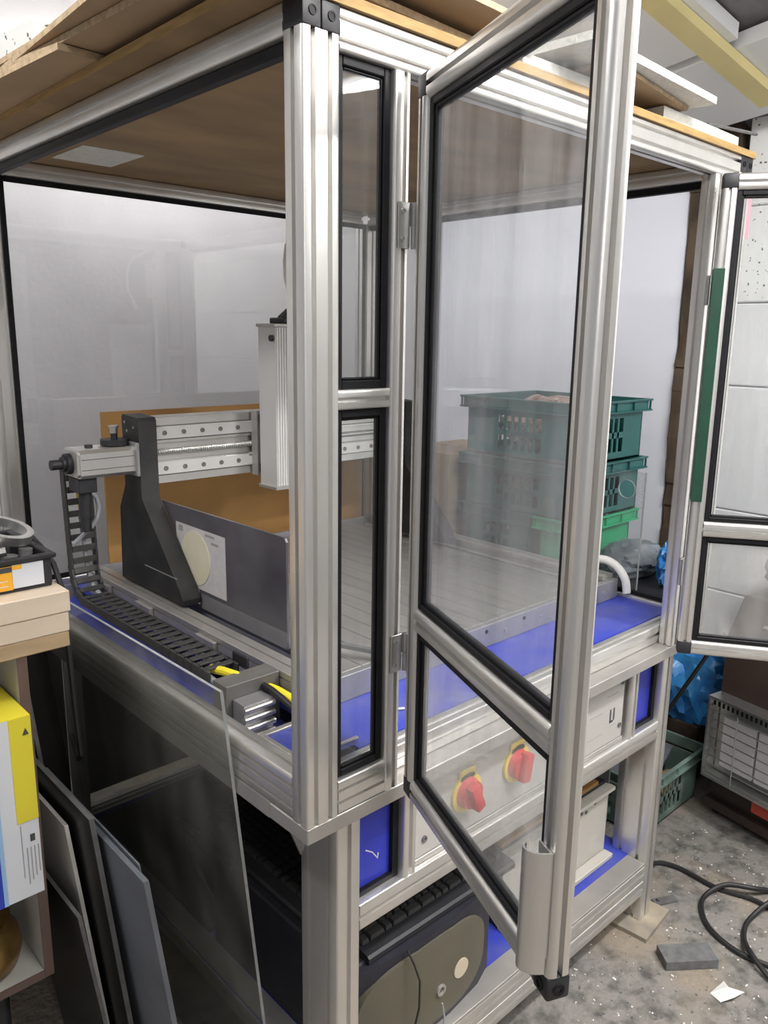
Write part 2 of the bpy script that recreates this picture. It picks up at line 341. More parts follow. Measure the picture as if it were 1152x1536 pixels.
# sloping ceiling: low over the right wall, rising towards the left
SL = 0.30; CZ = 1.375
def cz(x): return CZ + SL * (WX - x)
def slope_box(b, x0, x1, y0, y1, t0, t1):
    b.hexa([(x0, y0, cz(x0) + t0), (x1, y0, cz(x1) + t0), (x1, y1, cz(x1) + t0), (x0, y1, cz(x0) + t0),
            (x0, y0, cz(x0) + t1), (x1, y0, cz(x1) + t1), (x1, y1, cz(x1) + t1), (x0, y1, cz(x0) + t1)])
b = B(); slope_box(b, -2.6, WX + .1, -4.6, WY + .1, 0.05, 0.11); ce = struct(b.build('ceiling', 'ceil_grey', smooth=0))
TV, SV, PV = Vector((.982, -.187)), Vector((.187, .982)), Vector((1.70, .42))
def cboard(t0, t1, s0, s1, z0, z1, name, mt, label=None):
    """board parallel to the sloping ceiling, laid out square to the roof timbers"""
    b = B(); P = [PV + TV * t + SV * q for t, q in ((t0, s0), (t1, s0), (t1, s1), (t0, s1))]
    b.hexa([(p.x, p.y, cz(p.x) + z0) for p in P] + [(p.x, p.y, cz(p.x) + z1) for p in P]); return b.build(name, mt, ce, 0, label=label)
for (t0, t1, s0, s1) in ((.030, .345, -4.4, 1.55), (-.95, -.004, -.172, 1.55), (-1.93, -.98, -.172, 1.7), (-2.9, -1.96, -.172, 2.0), (-4.6, -2.93, -5, 2.2),
                         (-.95, -.30, -1.4, -.20), (-1.93, -.98, -1.4, -.20), (-2.9, -1.96, -1.4, -.20), (-2.9, .0, -4.4, -1.43)):
    cboard(t0, t1, s0, s1, 0.0, 0.04, 'ceiling_board', 'ceil_white')
cboard(-.8, .262, -.146, -.078, -.03, -.002, 'timber_batten', 'timber_yellow', 'pale yellow timber batten across the ceiling')

# ------------------------------------------------------------------ fluorescent lamps (out of frame, they light the place)
for i, (c, h, p) in enumerate(TUBES):
    lb = ['twin tube lamp over the near side of the enclosure', 'twin tube lamp over the wooden bench', 'twin tube lamp near the insulated wall', 'twin tube lamp far behind the camera', 'twin tube lamp over the rear of the enclosure'][i]
    t = thing('fluorescent_lamp', lb, 'lamp', (c[0], c[1], c[2]), 'tube lamps on the ceiling')
    ax = Vector(h); n = ax.normalized(); s_ = Vector((-n.y, n.x, 0))
    b = B(); b.obox(Vector(c) + Vector((0, 0, 0.01)), n, s_, (0, 0, 1), (ax.length, 0.07, 0.02)); b.build('housing', 'paper_white', t, 0)
    for s in (-1, 1):
        b = B(); b.cyl(Vector(c) - ax * .96 + s_ * .035 * s - Vector((0, 0, .03)), Vector(c) + ax * .96 + s_ * .035 * s - Vector((0, 0, .03)), 0.013, 10); b.build('tube', 'lamp_tube', t)
    for s in (-1, 1):
        q = Vector(c) + ax * 0.7 * s; top = cz(q.x) + 0.03
        b = B(); b.cyl(q + Vector((0, 0, .02)), (q.x, q.y, top), 0.004, 6); b.build('hanger', 'steel', t)

# ------------------------------------------------------------------ machine table
W, D = 1.27, 1.30
T = thing('machine_table', 'aluminium profile table with blue panels and a blue lower shelf', 'table', (W / 2, D / 2, F0))
b = B(); b.box(0, 0, -0.027, W, 0.10, 0, bev=0.0015); b.box(0, 0.10, -0.027, 0.10, D, 0); b.box(W - .10, .10, -.027, W, D, 0); b.box(.10, D - .1, -.027, W - .1, D, 0)
b.build('ledge', 'alu_dull', T)
b = B(); b.box(0.10, 0.10, -0.02, W - .10, D - .10, -0.004); b.build('top_sheet', 'alu_dull', T)
for (x, y) in ((0.083, 0.03), (W - 0.083 - .05, 0.03), (0.083, D - .13), (W - .133, D - .13)):
    b = B(); ext(b, 'z', (x, y), 0.05, 0.10, F0 + .013, -0.027, gw=(.025,), gh=(.025, .075)); b.build('leg', 'alu', T)
X0, X1 = 0.133, W - 0.133
b = B(); ext(b, 'x', (0.03, -0.268), 0.05, 0.05, X0, X1, gw=(.025,), gh=(.025,)); b.build('front_rail', 'alu', T)
for zz in (-0.68, -0.725):
    b = B(); ext(b, 'x', (0.03, zz), 0.05, 0.045, X0, X1, gw=(.025,), gh=(.0225,), d=.006); b.build('shelf_rail', 'alu', T)
b = B(); ext(b, 'x', (D - .08, -0.68), 0.05, 0.05, X0, X1, gw=(.025,), gh=(.025,)); b.build('shelf_rail', 'alu', T)
for x in (0.10, W - .15):
    b = B(); ext(b, 'y', (-0.675, x), 0.045, 0.05, 0.13, D - .13, gw=(.0225,), gh=(.025,)); b.build('side_rail', 'alu', T)
b = B(); ext(b, 'y', (-0.08, W - .15), 0.05, 0.05, 0.13, D - .13, gw=(.025,), gh=(.025,)); b.build('side_rail', 'alu', T)
for xa, xb in ((0.236, 0.266), (0.992, 1.022)):
    b = B(); ext(b, 'z', (xa, 0.03), xb - xa, 0.045, -0.218, -0.027, gw=(.015,), gh=(.0225,)); b.build('divider', 'alu', T)
for xa, xb in ((0.133, 0.236), (1.022, W - .133)):
    b = B(); b.box(xa, 0.055, -0.218, xb, 0.06, -0.027); b.build('blue_panel', 'blue_door', T, 0, label='plain blue infill panel')
    b = B(); b.box(xb - .014, 0.046, -0.218, xb - .0005, 0.055, -0.027); b.box(xa, 0.046, -0.218, xb - .014, 0.055, -0.208); b.build('gasket', 'black_rubber', T, 0)
b = B(); b.box(X0 - .03, 0.08, -0.634, X1 + .03, D - .1, -0.626); b.build('shelf', 'blue', T, 0, label='blue laminate lower shelf')
b = B(); b.box(X0, 0.03, -0.6349, X1, 0.083, -0.6265, bev=.001); b.build('shelf_edge', 'alu_dull', T, 0)
b = B(); b.box(.1035, .132, -.6258, .150, D - .135, -.622); b.build('shelf_edge', 'alu_dull', T, 0)
b = B(); b.box(.134, D - .0305, -.60, W - .134, D - .0245, -.03); b.build('shade_panel', 'shade_board', T, 0)  # added panel, its dark colour stands in for shade under the table
b = B(); b.box(W - .15, 0.145, -0.55, W - .145, D - .2, -0.09); b.build('side_panel', 'alu_plate', T, 0)
b = B(); b.prism([(0.048, -0.027), (0.125, -0.027), (0.125, -0.16), (0.10, -0.13)], 'x', 0.0835, 0.0885); 
b2 = B(); b2.prism([(-0.027, 0.035), (-0.027, 0.084), (-0.15, 0.084)], 'y', 0.128, 0.1335); b2.build('gusset', 'alu_plate', T, 0); b.bm.free()
b = B(); b.tube([(0.142, 0.028, -.115), (0.150, .020, -.118), (.158, .016, -.13), (.165, .022, -.127)], 0.0012, 5); b.build('loose_thread', 'hose', T)
# table foot boards
for (x, y, lb) in ((1.155, 0.075, 'thin plywood offcut under the far right table leg'), (0.108, 0.08, 'thin plywood offcut under the near table leg'),
                   (1.155, D - .08, 'thin plywood offcut under the rear right leg'), (0.108, D - .08, 'thin plywood offcut under the rear left leg')):
    b = B(); b.obox((x, y, F0 + .006), (math.cos(.1), math.sin(.1), 0), (-math.sin(.1), math.cos(.1), 0), (0, 0, 1), (0.075, 0.085, 0.006))
    tag(b.build('foot_board', 'dusty_board', None, 0), lb, 'board', 'boards under the table legs')

# ------------------------------------------------------------------ enclosure
H = 1.09
E = thing('machine_enclosure', 'tall aluminium profile enclosure with clear doors standing open', 'enclosure', (W / 2, D / 2, 0.0))
for (x, y) in ((0, 0), (W - .06, 0), (0, D - .04), (W - .06, D - .04)):
    b = B(); ext(b, 'z', (x, y), 0.06, 0.04, 0.0, H, gw=(.0165, .0435), gh=(.02,), g=.004); b.build('corner_post', 'alu', E)
for x0 in (0.0, W - .06):
    for k in range(2):
        b = B(); b.box(x0 + .03 * k + .0004, -0.001, H, x0 + .03 * k + .0296, 0.041, H + .035, bev=.003, seg=2); cp = b.build('corner_cap', 'black_plastic', E)
        b = B(); b.ring((x0 + .03 * k + .0155, -0.0012, H + .018), (0, 1, 0), .0042, .0062, .0012, 16); b.cyl((x0 + .03 * k + .0155, -0.0016, H + .018), (x0 + .03 * k + .0155, -0.0008, H + .018), .0043, 14); b.build('cap_hole', 'black_rubber', cp)
zt = 1.0735
b = B(); ext(b, 'x', (0, zt), 0.04, 0.05, 0.06, W - .06, gw=(.02,), gh=(.0125, .0375), g=.0036); b.build('top_beam', 'alu', E)
b = B(); ext(b, 'x', (D - .04, zt + .012), 0.04, 0.038, 0.06, W - .06, gw=(.02,), gh=(.019,)); b.build('top_beam', 'alu', E)
for x in (0.0, W - .04):
    b = B(); ext(b, 'y', (zt + .012, x), 0.038, 0.04, 0.04, D - .04, gw=(.02,), gh=(.019,)); b.build('top_beam', 'alu', E)
b = B(); b.box(.011, .04, zt - .004, .029, D - .04, zt + .0115, bev=.002); b.build('gasket', 'black_rubber', E)
b = B(); b.box(W - .03, .04, zt - .004, W - .012, D - .04, zt + .0115, bev=.002); b.build('gasket', 'black_rubber', E)
# fixed narrow lights beside the doors
def gasket_frame(b, x0, x1, z0, z1, y0, y1, w=.013, axis='x'):
    b.box(x0, y0, z0, x0 + w, y1, z1, bev=.0015); b.box(x1 - w, y0, z0, x1, y1, z1, bev=.0015)
    b.box(x0 + w, y0, z0, x1 - w, y1, z0 + w, bev=.0015); b.box(x0 + w, y0, z1 - w, x1 - w, y1, z1, bev=.0015)
for s in (0, 1):
    def sx(x): return x if s == 0 else W - x
    q = .157 if s == 0 else .137
    xa, xb = sorted((sx(q), sx(q + .03)))
    b = B(); ext(b, 'z', (xa, 0.0), .03, .035, 0.001, zt - .001, gw=(.019,), gh=(.0175,), g=.0036); b.build('door_post', 'alu', E)
    xa, xb = sorted((sx(.06), sx(q)))
    b = B(); ext(b, 'x', (0, 0.0005), .035, .056, xa, xb, gw=(.0175,), gh=(.020, .040), g=.0028, d=.006); b.build('bottom_rail', 'alu', E)
    b = B(); ext(b, 'x', (0.002, .6225), .031, .028, xa, xb, gw=(.0155,), gh=(.014,), g=.0036); b.build('middle_rail', 'alu', E)
    for z0, z1 in ((.0565, .6225), (.6505, zt)):
        b = B(); gasket_frame(b, xa, xb, z0, z1, .009, .024, .012); gasket_frame(b, xa + .012, xb - .012, z0 + .012, z1 - .012, .0125, .0205, .004); b.build('gasket', 'black_rubber', E)
        b = B(); b.box(xa + .005, .0145, z0 + .005, xb - .005, .0185, z1 - .005); b.build('pane', 'clear', E, 0)
# lower beams, floor panels
b = B(); ext(b, 'x', (0.036, 0.0005), 0.036, 0.045, 0.06, W - .06, gw=(.018,), gh=(.0225,), d=.006); b.build('lower_beam', 'alu', E)
b = B(); ext(b, 'x', (D - .04, 0.0005), 0.04, 0.07, 0.06, W - .06, gw=(.02,), gh=(.02, .05)); b.build('lower_beam', 'alu', E)
b = B(); ext(b, 'y', (0.0005, 0.0), 0.072, 0.04, 0.04, D - .04, gw=(.018, .036, .054), gh=(.02,), g=.003, d=.006, r=.007); b.build('lower_beam', 'alu', E)
b = B(); ext(b, 'y', (0.0005, W - .04), 0.055, 0.04, 0.04, D - .04, gw=(.018, .036), gh=(.02,), g=.003, d=.006); b.build('lower_beam', 'alu', E)
b = B(); b.box(.165, .073, .036, W - .041, D - .041, .046); b.build('floor_panel', 'blue', E, 0, label='scuffed blue floor panel')
b = B(); b.box(.041, .18, .002, .164, D - .041, .012); b.build('floor_panel', 'blue', E, 0)
b = B(); b.box(.041, .073, .055, .164, .178, .064); b.build('floor_panel', 'blue', E, 0)
b = B(); b.box(.041, .178, .05, .164, .190, .068, bev=.001); b.box(.0405, .06, .064, .050, .178, .069, bev=.001); b.build('panel_trim', 'alu_dull', E, 0)
b = B(); b.box(.043, .073, .0645, .164, .079, .0665); b.build('panel_trim', 'alu', E, 0)
# rear pane and its gasket, right side pane with round hole
b = B(); gasket_frame(b, .05, W - .05, .0715, zt + .0115, D - .0445, D - .0405, .014); b.build('gasket', 'black_rubber', E)
b = B(); b.box(.0605, D - .043, .0745, W - .0605, D - .0405, zt + .006); b.build('pane', 'clear_back', E, 0)
b = B(); yy0, yy1, zz0, zz1 = .185, 1.0, .056, .386; hy, hz, hr = .236, .336, .024; xs0, xs1 = 1.249, 1.253
ringp = [(hy + hr * math.cos(a), hz + hr * math.sin(a)) for a in [2 * math.pi * k / 32 for k in range(32)]]
def sq(a):
    c, s = math.cos(a), math.sin(a); tt = .046 / max(abs(c), abs(s)); return (hy + c * tt, hz + s * tt)
outp = [sq(2 * math.pi * k / 32) for k in range(32)]
for k in range(32):
    a0, a1, c1, c0 = ringp[k], ringp[(k + 1) % 32], outp[(k + 1) % 32], outp[k]
    b.hexa([(xs0, *a0), (xs0, *a1), (xs0, *c1), (xs0, *c0), (xs1, *a0), (xs1, *a1), (xs1, *c1), (xs1, *c0)])
b.box(xs0, yy0, zz0, xs1, yy1, hz - .046); b.box(xs0, yy0, hz + .046, xs1, yy1, zz1); b.box(xs0, yy0, hz - .046, xs1, hy - .046, hz + .046); b.box(xs0, hy + .046, hz - .046, xs1, yy1, hz + .046)
b.build('side_pane', 'clear', E, 0, label='half height clear side pane with a round hole')
b = B(); b.ring((1.251, hy, hz), (1, 0, 0), hr - .0006, hr + .0012, .0023, 32); b.box(xs0 - .0004, yy0 - .0018, zz0, xs1 + .0004, yy0 + .0002, zz1); b.build('pane_edge', 'acrylic_edge', E, 0)
b = B(); b.box(1.240, .10, .0556, 1.262, 1.0, .066, bev=.002); b.build('gasket', 'black_rubber', E)
# roof board
b = B(); b.box(-.045, -.003, 1.1245, W + .002, D + .06, 1.138); rb = b.build('roof_board', 'ply', None, 0)
tag(rb, 'brown plywood board lying as the roof of the enclosure', 'board')
b = B(); b.box(-.0462, -.0042, 1.1247, -.0448, D + .06, 1.1378); b.box(-.0462, -.0042, 1.1247, W + .0032, -.0028, 1.1378); b.build('sawn_edge', 'ply_edge', rb, 0)
b = B(); b.box(.145, .98, 1.1215, .29, 1.16, 1.1244, bev=.001); b.build('blank_plate', 'foam', rb, 0, label='pale square plate under the roof board')

# ------------------------------------------------------------------ doors
DT, DH, ST = 0.030, 1.060, 0.031
def door(ox, oy, ang, L, flip, label):
    """local frame: u along the width from the hinge, v from the outer face inwards, z up"""
    u = Vector((math.cos(ang), math.sin(ang), 0)); v = Vector((-u.y, u.x, 0)) * (-1 if flip else 1)
    Tm = Matrix(((u.x, v.x, 0, ox), (u.y, v.y, 0, oy), (0, 0, 1, 0.004), (0, 0, 0, 1)))
    b = B(Tm)
    for x in (0, L - ST): ext(b, 'z', (x, 0), ST, DT, .030, DH - .030, gw=(ST / 2,), gh=(DT / 2,), g=.0034, r=.0075, seg=4)
    for z0 in (0, DH - .034): ext(b, 'x', (0, z0), DT, .034, ST, L - ST, gw=(DT / 2,), gh=(.017,), g=.0034, r=.0075, seg=4)
    ext(b, 'x', (0, .284), DT, .036, ST, L - ST, gw=(DT / 2,), gh=(.018,), g=.0034, r=.0075, seg=4)
    d = b.build('door', 'alu', E, label=label)
    for x in (0, L - ST):
        for z0, z1 in ((0, .030), (DH - .030, DH)):
            b = B(Tm); b.box(x, 0, z0, x + ST, DT, z1, bev=.0035, seg=2); b.build('corner_cap', 'black_plastic', d)
            if x and z0 == 0:
                b = B(Tm); b.ring((x + ST + .0005, DT / 2, .014), (1, 0, 0), .004, .0075, .0008, 16); b.ring((x + ST / 2, -.0005, .014), (0, 1, 0), .004, .0075, .0008, 16); b.build('cap_hole', 'black_rubber', d)
    for z0, z1 in ((.034, .284), (.320, DH - .034)):
        b = B(Tm)
        for (y0, y1, w) in ((.006, .024, .010), (.0095, .0205, .015)):
            gasket_frame(b, ST, L - ST, z0, z1, y0, y1, w)
        b.build('gasket', 'black_rubber', d)
        b = B(Tm); b.box(ST + .006, .0133, z0 + .006, L - ST - .006, .0167, z1 - .006); b.build('pane', 'clear_low' if z0 < .1 else 'clear_door', d, 0)
    return d, Tm
A1 = math.radians(-113.4)
d1, T1 = door(0.178, -0.020, A1, 0.448, False, 'near clear door swung wide open towards the camera')
A2 = math.radians(-57.0)
d2, T2 = door(1.092, -0.016, A2, 0.448, True, 'far clear door swung open on the right')
# hinges of the near door
for z in (0.845, 0.205):
    b = B(); b.box(.163, -.0035, z, .186, -.001, z + .062, bev=.0008); b.cyl((.1915, -.006, z), (.1915, -.006, z + .031), .005, 12); b.cyl((.1915, -.006, z + .0315), (.1915, -.006, z + .062), .0046, 12)
    b.box(.186, -.0045, z + .031, .193, -.002, z + .062)
    hg = b.build('hinge', 'steel', E)
    b = B(T1); b.box(-.006, .004, z - .004, -.0005, .022, z + .058, bev=.0008); b.build('hinge_leaf', 'steel', d1)
    for dz in (.012, .05): inst('screw', screw_mesh(.0038, .0022, '-y'), hg, (.172, -.0035, z + dz))
for z in (0.80, 0.16):
    b = B(); b.box(1.104, -.004, z, 1.122, -.001, z + .062, bev=.0008); b.cyl((1.0985, -.007, z), (1.0985, -.007, z + .062), .005, 12); b.build('hinge', 'steel', E)
# handle of the near door: bent plate with a rolled lip
b = B(T1); prof = [(0.0, 0.0)]
LH = 0.448
hp = [(LH - .004, -.0005), (LH - .030, -.0005), (LH - .030, -.003), (LH - .0065, -.003)]
b.prism(hp, 'z', .055, .185)
cv = [(LH - .0055, -.002), (LH - .0085, -.012), (LH - .0125, -.018), (LH - .018, -.023), (LH - .0245, -.0245), (LH - .030, -.0225), (LH - .0325, -.018)]
outer = []; inner = []
for i, p in enumerate(cv):
    a = Vector(cv[max(i - 1, 0)]); c = Vector(cv[min(i + 1, len(cv) - 1)]); t = (c - a).normalized(); n = Vector((-t.y, t.x)) * .0013
    outer.append(Vector(p) + n); inner.append(Vector(p) - n)
b.prism([tuple(p) for p in outer] + [tuple(p) for p in reversed(inner)], 'z', .035, .185)
b.build('handle', 'alu', d1, label='bent aluminium pull handle')
# green tape on the far door stile, pink strip
b = B(T2); b.box(-.001, .0, .365, .017, DT + .001, .87, bev=.0006); b.box(-.0025, DT - .002, .365, .021, DT + .0018, .87, bev=.0006); b.build('tape', 'green_tape', d2, label='long strip of dark green tape')
b = B(); b.box(W + .0002, .002, .955, W + .020, .004, 1.06); b.build('tape', 'pink', E, label='short strip of pink tape')
# ------------------------------------------------------------------ the router machine
R_ = thing('router_machine', 'benchtop gantry router with black side plates and slotted grey bed', 'machine', (0.7, 0.75, 0.047))
FZ = 0.0465
b = B(); b.box(.166, .22, FZ, 1.215, .236, .098, bev=.001); fp = b.build('bed_front', 'alu_plate', R_, 0)
for k in range(13): inst('screw', screw_mesh(.0045, .002, '-y', 'black_plastic' if k % 2 else 'steel'), R_, (.33 + .068 * k, .22, .072 + (.012 if k % 2 else 0)))
for k in range(16):
    x = .262 + k * .0525
    b = B(); b.box(x + .0012, .2365, .085, x + .0513, 1.16, .0985, bev=.0008); b.build('bed_plank', 'bed', R_, 0)
b = B(); b.box(.262, .24, FZ, 1.10, 1.158, .0845); b.build('bed_frame', 'alu_plate', R_, 0)
b = B(); b.box(.166, 1.1605, FZ, 1.215, 1.176, .112, bev=.001); b.build('bed_back', 'alu_plate', R_, 0)
inst('screw', screw_mesh(.005, .003, '-y'), R_, (.19, 1.1605, .10))
for x in (.166, 1.165):
    b = B(); ext(b, 'y', (FZ, x), .064, .048, .2365, 1.160, gw=(.014, .032, .050), gh=(.024,), g=.0022, d=.004, r=.002); b.build('side_rail', 'alu_dull', R_, 0)
    b = B(); b.cyl((x + .066 if x < .5 else x - .018, .24, .085), (x + .066 if x < .5 else x - .018, 1.158, .085), .008, 12); b.build('guide_rod', 'steel', R_)
for y in (.52, .80, 1.02):
    b = B(); b.box(.1555, y, .075, .1655, y + .075, .10, bev=.001); b.build('rail_clamp', 'alu_dull', R_, 0)
# gantry side plates (profile in y-z), beam between them
pl = [(.722, .116), (.722, .128), (.735, .150), (.897, .335), (.900, .352), (.900, .522), (.906, .529), (.979, .533), (.985, .527), (.985, .36), (1.02, .30), (1.03, .116)]
for xa, xb in ((.200, .246), (1.075, 1.121)):
    b = B(); b.prism(pl, 'x', xa, xb); gp = b.build('gantry_side', 'black_cast', R_, 25)
    if xa < .5:
        for (y, z) in ((.925, .505), (.96, .495), (.97, .515)):
            b = B(); b.cyl((.2005, y, z), (.1990, y, z), .0035, 10); b.build('bolt', 'steel', gp)
        b = B(); b.box(.1985, .745, .1745, .2002, .90, .1765); b.build('groove', 'alu_dull', gp, 0)
BX0, BX1 = .2465, 1.0745
b = B(); b.box(BX0, .925, .369, BX1, .975, .526); bm_ = b.build('gantry_beam', 'alu_dull', R_, 0)
for z0, z1, y in ((.506, .526, .918), (.464, .472, .916), (.450, .4645, .922), (.4215, .436, .922), (.366, .386, .918)):
    b = B(); b.box(BX0, y, z0, BX1, .9249, z1, bev=.0008); b.build('beam_strip', 'alu', bm_, 0)
for z0 in (.474, .388):
    b = B(); b.box(BX0, .911, z0, BX1, .9249, z0 + .030, bev=.001); lr = b.build('linear_rail', 'rail_white', bm_, 0, label='pale linear rail cover with a row of screws')
    for k in range(16):
        x = .272 + .0515 * k
        if x < BX1 - .01: inst('screw', screw_mesh(.0058, .0022, '-y', 'alu_dark'), bm_, (x, .911, z0 + .015))
b = B()   # ball screw with a helical thread
N = 100; n = 10; rings = []
for i in range(N * 4 + 1):
    x = BX0 + (.55 - BX0) * i / (N * 4); rr = []
    for k in range(n):
        a = 2 * math.pi * k / n; r = .0062 + .0011 * math.cos(a - 2 * math.pi * i / 8.0)
        rr.append(b.bm.verts.new((x, .916 + r * math.cos(a), .4432 + r * math.sin(a))))
    rings.append(rr)
for p, q in zip(rings, rings[1:]):
    for k in range(n): b.bm.faces.new((p[k], p[(k + 1) % n], q[(k + 1) % n], q[k]))
b.cyl((.55, .916, .4432), (BX1, .916, .4432), .0065, 12)
b.build('ball_screw', 'steel', R_)
b = B(); b.cyl((.44, .914, .417), (.52, .914, .417), .003, 8); b.cyl((.51, .914, .417), (.52, .914, .417), .006, 10); b.build('grease_pipe', 'steel', R_)
# carriage and vertical axis
b = B(); b.box(.520, .885, .362, .526, .912, .530); b.box(.526, .893, .362, .70, .910, .530, bev=.001); cg = b.build('carriage', 'alu_dull', R_, 0)
b = B(); b.box(.5265, .875, .372, .545, .8925, .392); b.box(.5265, .875, .50, .545, .8925, .52); b.build('bearing_block', 'black_plastic', cg, 0)
b = B(); b.box(.545, .868, .362, .70, .8925, .530, bev=.001); cf = b.build('carriage_plate', 'rail_white', cg, 0)
for z in (.40, .495): inst('screw', screw_mesh(.0055, .002, '-y'), cg, (.5525, .868, z))
b = B(); b.box(.517, .795, .345, .625, .8675, .742)
za = b.build('vertical_axis', 'rail_white', R_, 0, label='tall pale ribbed vertical axis housing')
for k in range(7):
    b = B(); b.box(.5195 + .0075 * k, .7925, .3455, .5255 + .0075 * k, .7952, .7415, bev=.0006); b.build('rib', 'rail_white', za, 0)
b = B(); b.box(.510, .788, .742, .632, .868, .750, bev=.001); b.box(.510, .788, .337, .632, .868, .345, bev=.001); b.build('end_plate', 'alu_dull', za, 0)
b = B(); b.box(.5745, .7925, .346, .58, .795, .7415); b.build('side_slot', 'black_plastic', za, 0)
b = B(); b.box(.545, .80, .7505, .62, .86, .765, bev=.003); b.obox((.575, .82, .775), (.8, 0, .6), (0, 1, 0), (-.6, 0, .8), (.025, .012, .009), bev=.002); b.obox((.60, .83, .79), (.5, 0, .86), (0, 1, 0), (-.86, 0, .5), (.02, .01, .008), bev=.002); b.build('cable_clamp', 'black_plastic', za)
b = B(); b.cyl((.515, .805, .715), (.509, .805, .715), .008, 10); b.build('limit_button', 'black_plastic', za)
pts = [(.60, .83, .79), (.588, .83, .82), (.572, .825, .86), (.570, .825, .90), (.580, .83, .94), (.60, .835, .965), (.64, .84, .985), (.72, .86, 1.0), (.80, .88, .98)]
b = B(); b.tube(pts, .0045, 8); b.build('cable', 'hose', za, label='pale looping cable')
# motor on the left plate
b = B(); b.prism([(.915, .398), (.99, .398), (.998, .406), (.998, .455), (.99, .463), (.915, .463), (.907, .455), (.907, .406)], 'x', .062, .192); mo = b.build('motor', 'alu', R_, 25, label='silver motor body')
b = B(); b.prism([(.918, .401), (.987, .401), (.994, .408), (.994, .453), (.987, .460), (.918, .460), (.911, .453), (.911, .408)], 'x', .056, .062); b.build('end_cap', 'alu_dull', mo, 25)
for z in (.418, .442):
    b = B(); b.box(.064, .9062, z - .0006, .19, .9072, z + .0006); b.build('seam', 'black_plastic', mo, 0)
b = B(); b.box(.192, .897, .392, .1995, 1.0, .472, bev=.002); b.build('flange', 'alu_plate', mo, 0)
b = B(); b.cyl((.056, .952, .43), (.044, .952, .43), .024, 14); b.cyl((.046, .952, .43), (.036, .952, .43), .017, 14); b.cyl((.037, .952, .43), (.012, .952, .43), .0115, 14); kn = b.build('hand_knob', 'black_plastic', mo)
b = B(); b.cyl((.165, .955, .465), (.165, .955, .478), .032, 24); b.cyl((.165, .955, .478), (.165, .955, .492), .008, 12); b.build('pulley', 'black_plastic', mo)
b = B(); b.cyl((.165, .955, .492), (.165, .955, .506), .009, 12); b.cyl((.165, .955, .506), (.165, .955, .51), .0125, 12); b.build('pulley_bolt', 'steel', mo)
b = B(); b.cyl((.10, .95, .463), (.10, .95, .47), .009, 12); b.build('top_screw', 'black_plastic', mo)
b = B(); b.box(.062, .925, .362, .105, .985, .3975, bev=.002); b.cyl((.085, .95, .364), (.083, .95, .30), .0145, 14); b.cyl((.083, .95, .30), (.083, .95, .268), .012, 14); b.build('connector', 'black_plastic', mo)
b = B(); b.tube([(.10, .955, .36), (.113, .955, .345), (.118, .955, .32), (.112, .955, .295), (.10, .96, .275), (.087, .965, .262), (.075, .97, .25), (.062, .98, .235)], .0052, 8); b.build('cable', 'cable_grey', mo, label='grey motor cable')
# splash guard along the left edge of the bed
b = B(); g_ = [(.90, .3285), (.405, .333), (.397, .331), (.393, .324), (.393, .0995), (.735, .0995), (.735, .140), (.897, .325)]
b.prism(g_, 'x', .251, .256); sg = b.build('splash_guard', 'guard', R_, 0, label='dark tinted splash guard plate')
b = B(); b.box(.2505, .3935, .0995, .2575, .73, .135); b.build('guard_lip', 'alu_plate', sg, 0)
b = B(); b.box(.2498, .617, .145, .2508, .832, .289); st = b.build('sticker', 'sticker', sg, 0, label='pale square sticker')
b = B(); c = (.2496, .745, .217); b.cyl((.2482, c[1], c[2]), (.2500, c[1], c[2]), .064, 40); b.build('disc', 'cream_disc', sg, label='cream round disc on the sticker')
b = B(); b.box(.2494, .80, .27, .2499, .82, .284); b.box(.2494, .66, .277, .2499, .70, .283); b.box(.2494, .645, .262, .2499, .675, .268); b.build('mark', 'print_grey', sg, 0)
# cable chain in the left trough: flat run, then up to the motor
lk = B(); lk.box(-.0185, -.034, -.011, .0185, -.028, .011, bev=.0015); lk.box(-.0185, .028, -.011, .0185, .034, .011, bev=.0015); lk.box(-.0075, -.0278, .0075, .0075, .0278, .0115, bev=.001)
lm = lk.mesh('chain_link', 'chain_grey')
path = []
s = 0
y = .40
while y < .955: path.append((Vector((.096, y, .098)), 0.0)); y += .029
# rising part: bends upwards at the back
P0 = Vector((.096, .955, .098)); a = 0.0; p = P0.copy()
for k in range(11):
    if k < 4: a += math.radians(22.5)
    p = p + Vector((-.0006 if k > 2 else 0, math.cos(a) * .029, math.sin(a) * .029)); path.append((p.copy(), a))
ch = thing('cable_chain', 'black plastic cable chain running along the left rail up to the motor', 'cable chain', (.096, .7, .088))
for p, a in path: inst('chain_link', lm, ch, p, Matrix(((0, 1, 0), (math.cos(a), 0, -math.sin(a)), (math.sin(a), 0, math.cos(a)))).to_euler())
b = B(); b.tube([(.098, 1.012, .30), (.096, 1.014, .335), (.092, 1.012, .36)], .0055, 8); b.build('yellow_cable', 'yellow', ch)
b = B(); b.tube([(.11, .41, .096), (.11, .6, .096), (.11, .93, .096), (.108, .99, .113), (.106, 1.018, .16), (.102, 1.022, .25), (.098, 1.018, .30)], .006, 8); b.build('grey_cable', 'cable_grey', ch)
b = B(); b.tube([(.088, .415, .098), (.093, .38, .103), (.10, .345, .104), (.102, .32, .095)], .0085, 10); b.build('yellow_cable', 'yellow', ch)
b = B(); b.tube([(.070, .415, .095), (.072, .38, .09), (.078, .34, .08)], .006, 8); b.build('grey_cable', 'cable_grey', ch)
b = B(); b.box(.050, .30, .0135, .165, .346, .110, bev=.001); b.build('chain_bracket', 'alu_dark', ch, 0, label='grey bracket bridging the trough')
b = B(); b.box(.132, .36, .10, .138, .41, .124, bev=.001); b.build('strain_clip', 'black_plastic', ch)
t = thing('finned_block', 'shiny finned metal block lying in the trough beside the blue panel', 'metal block', (.085, .245, .012))
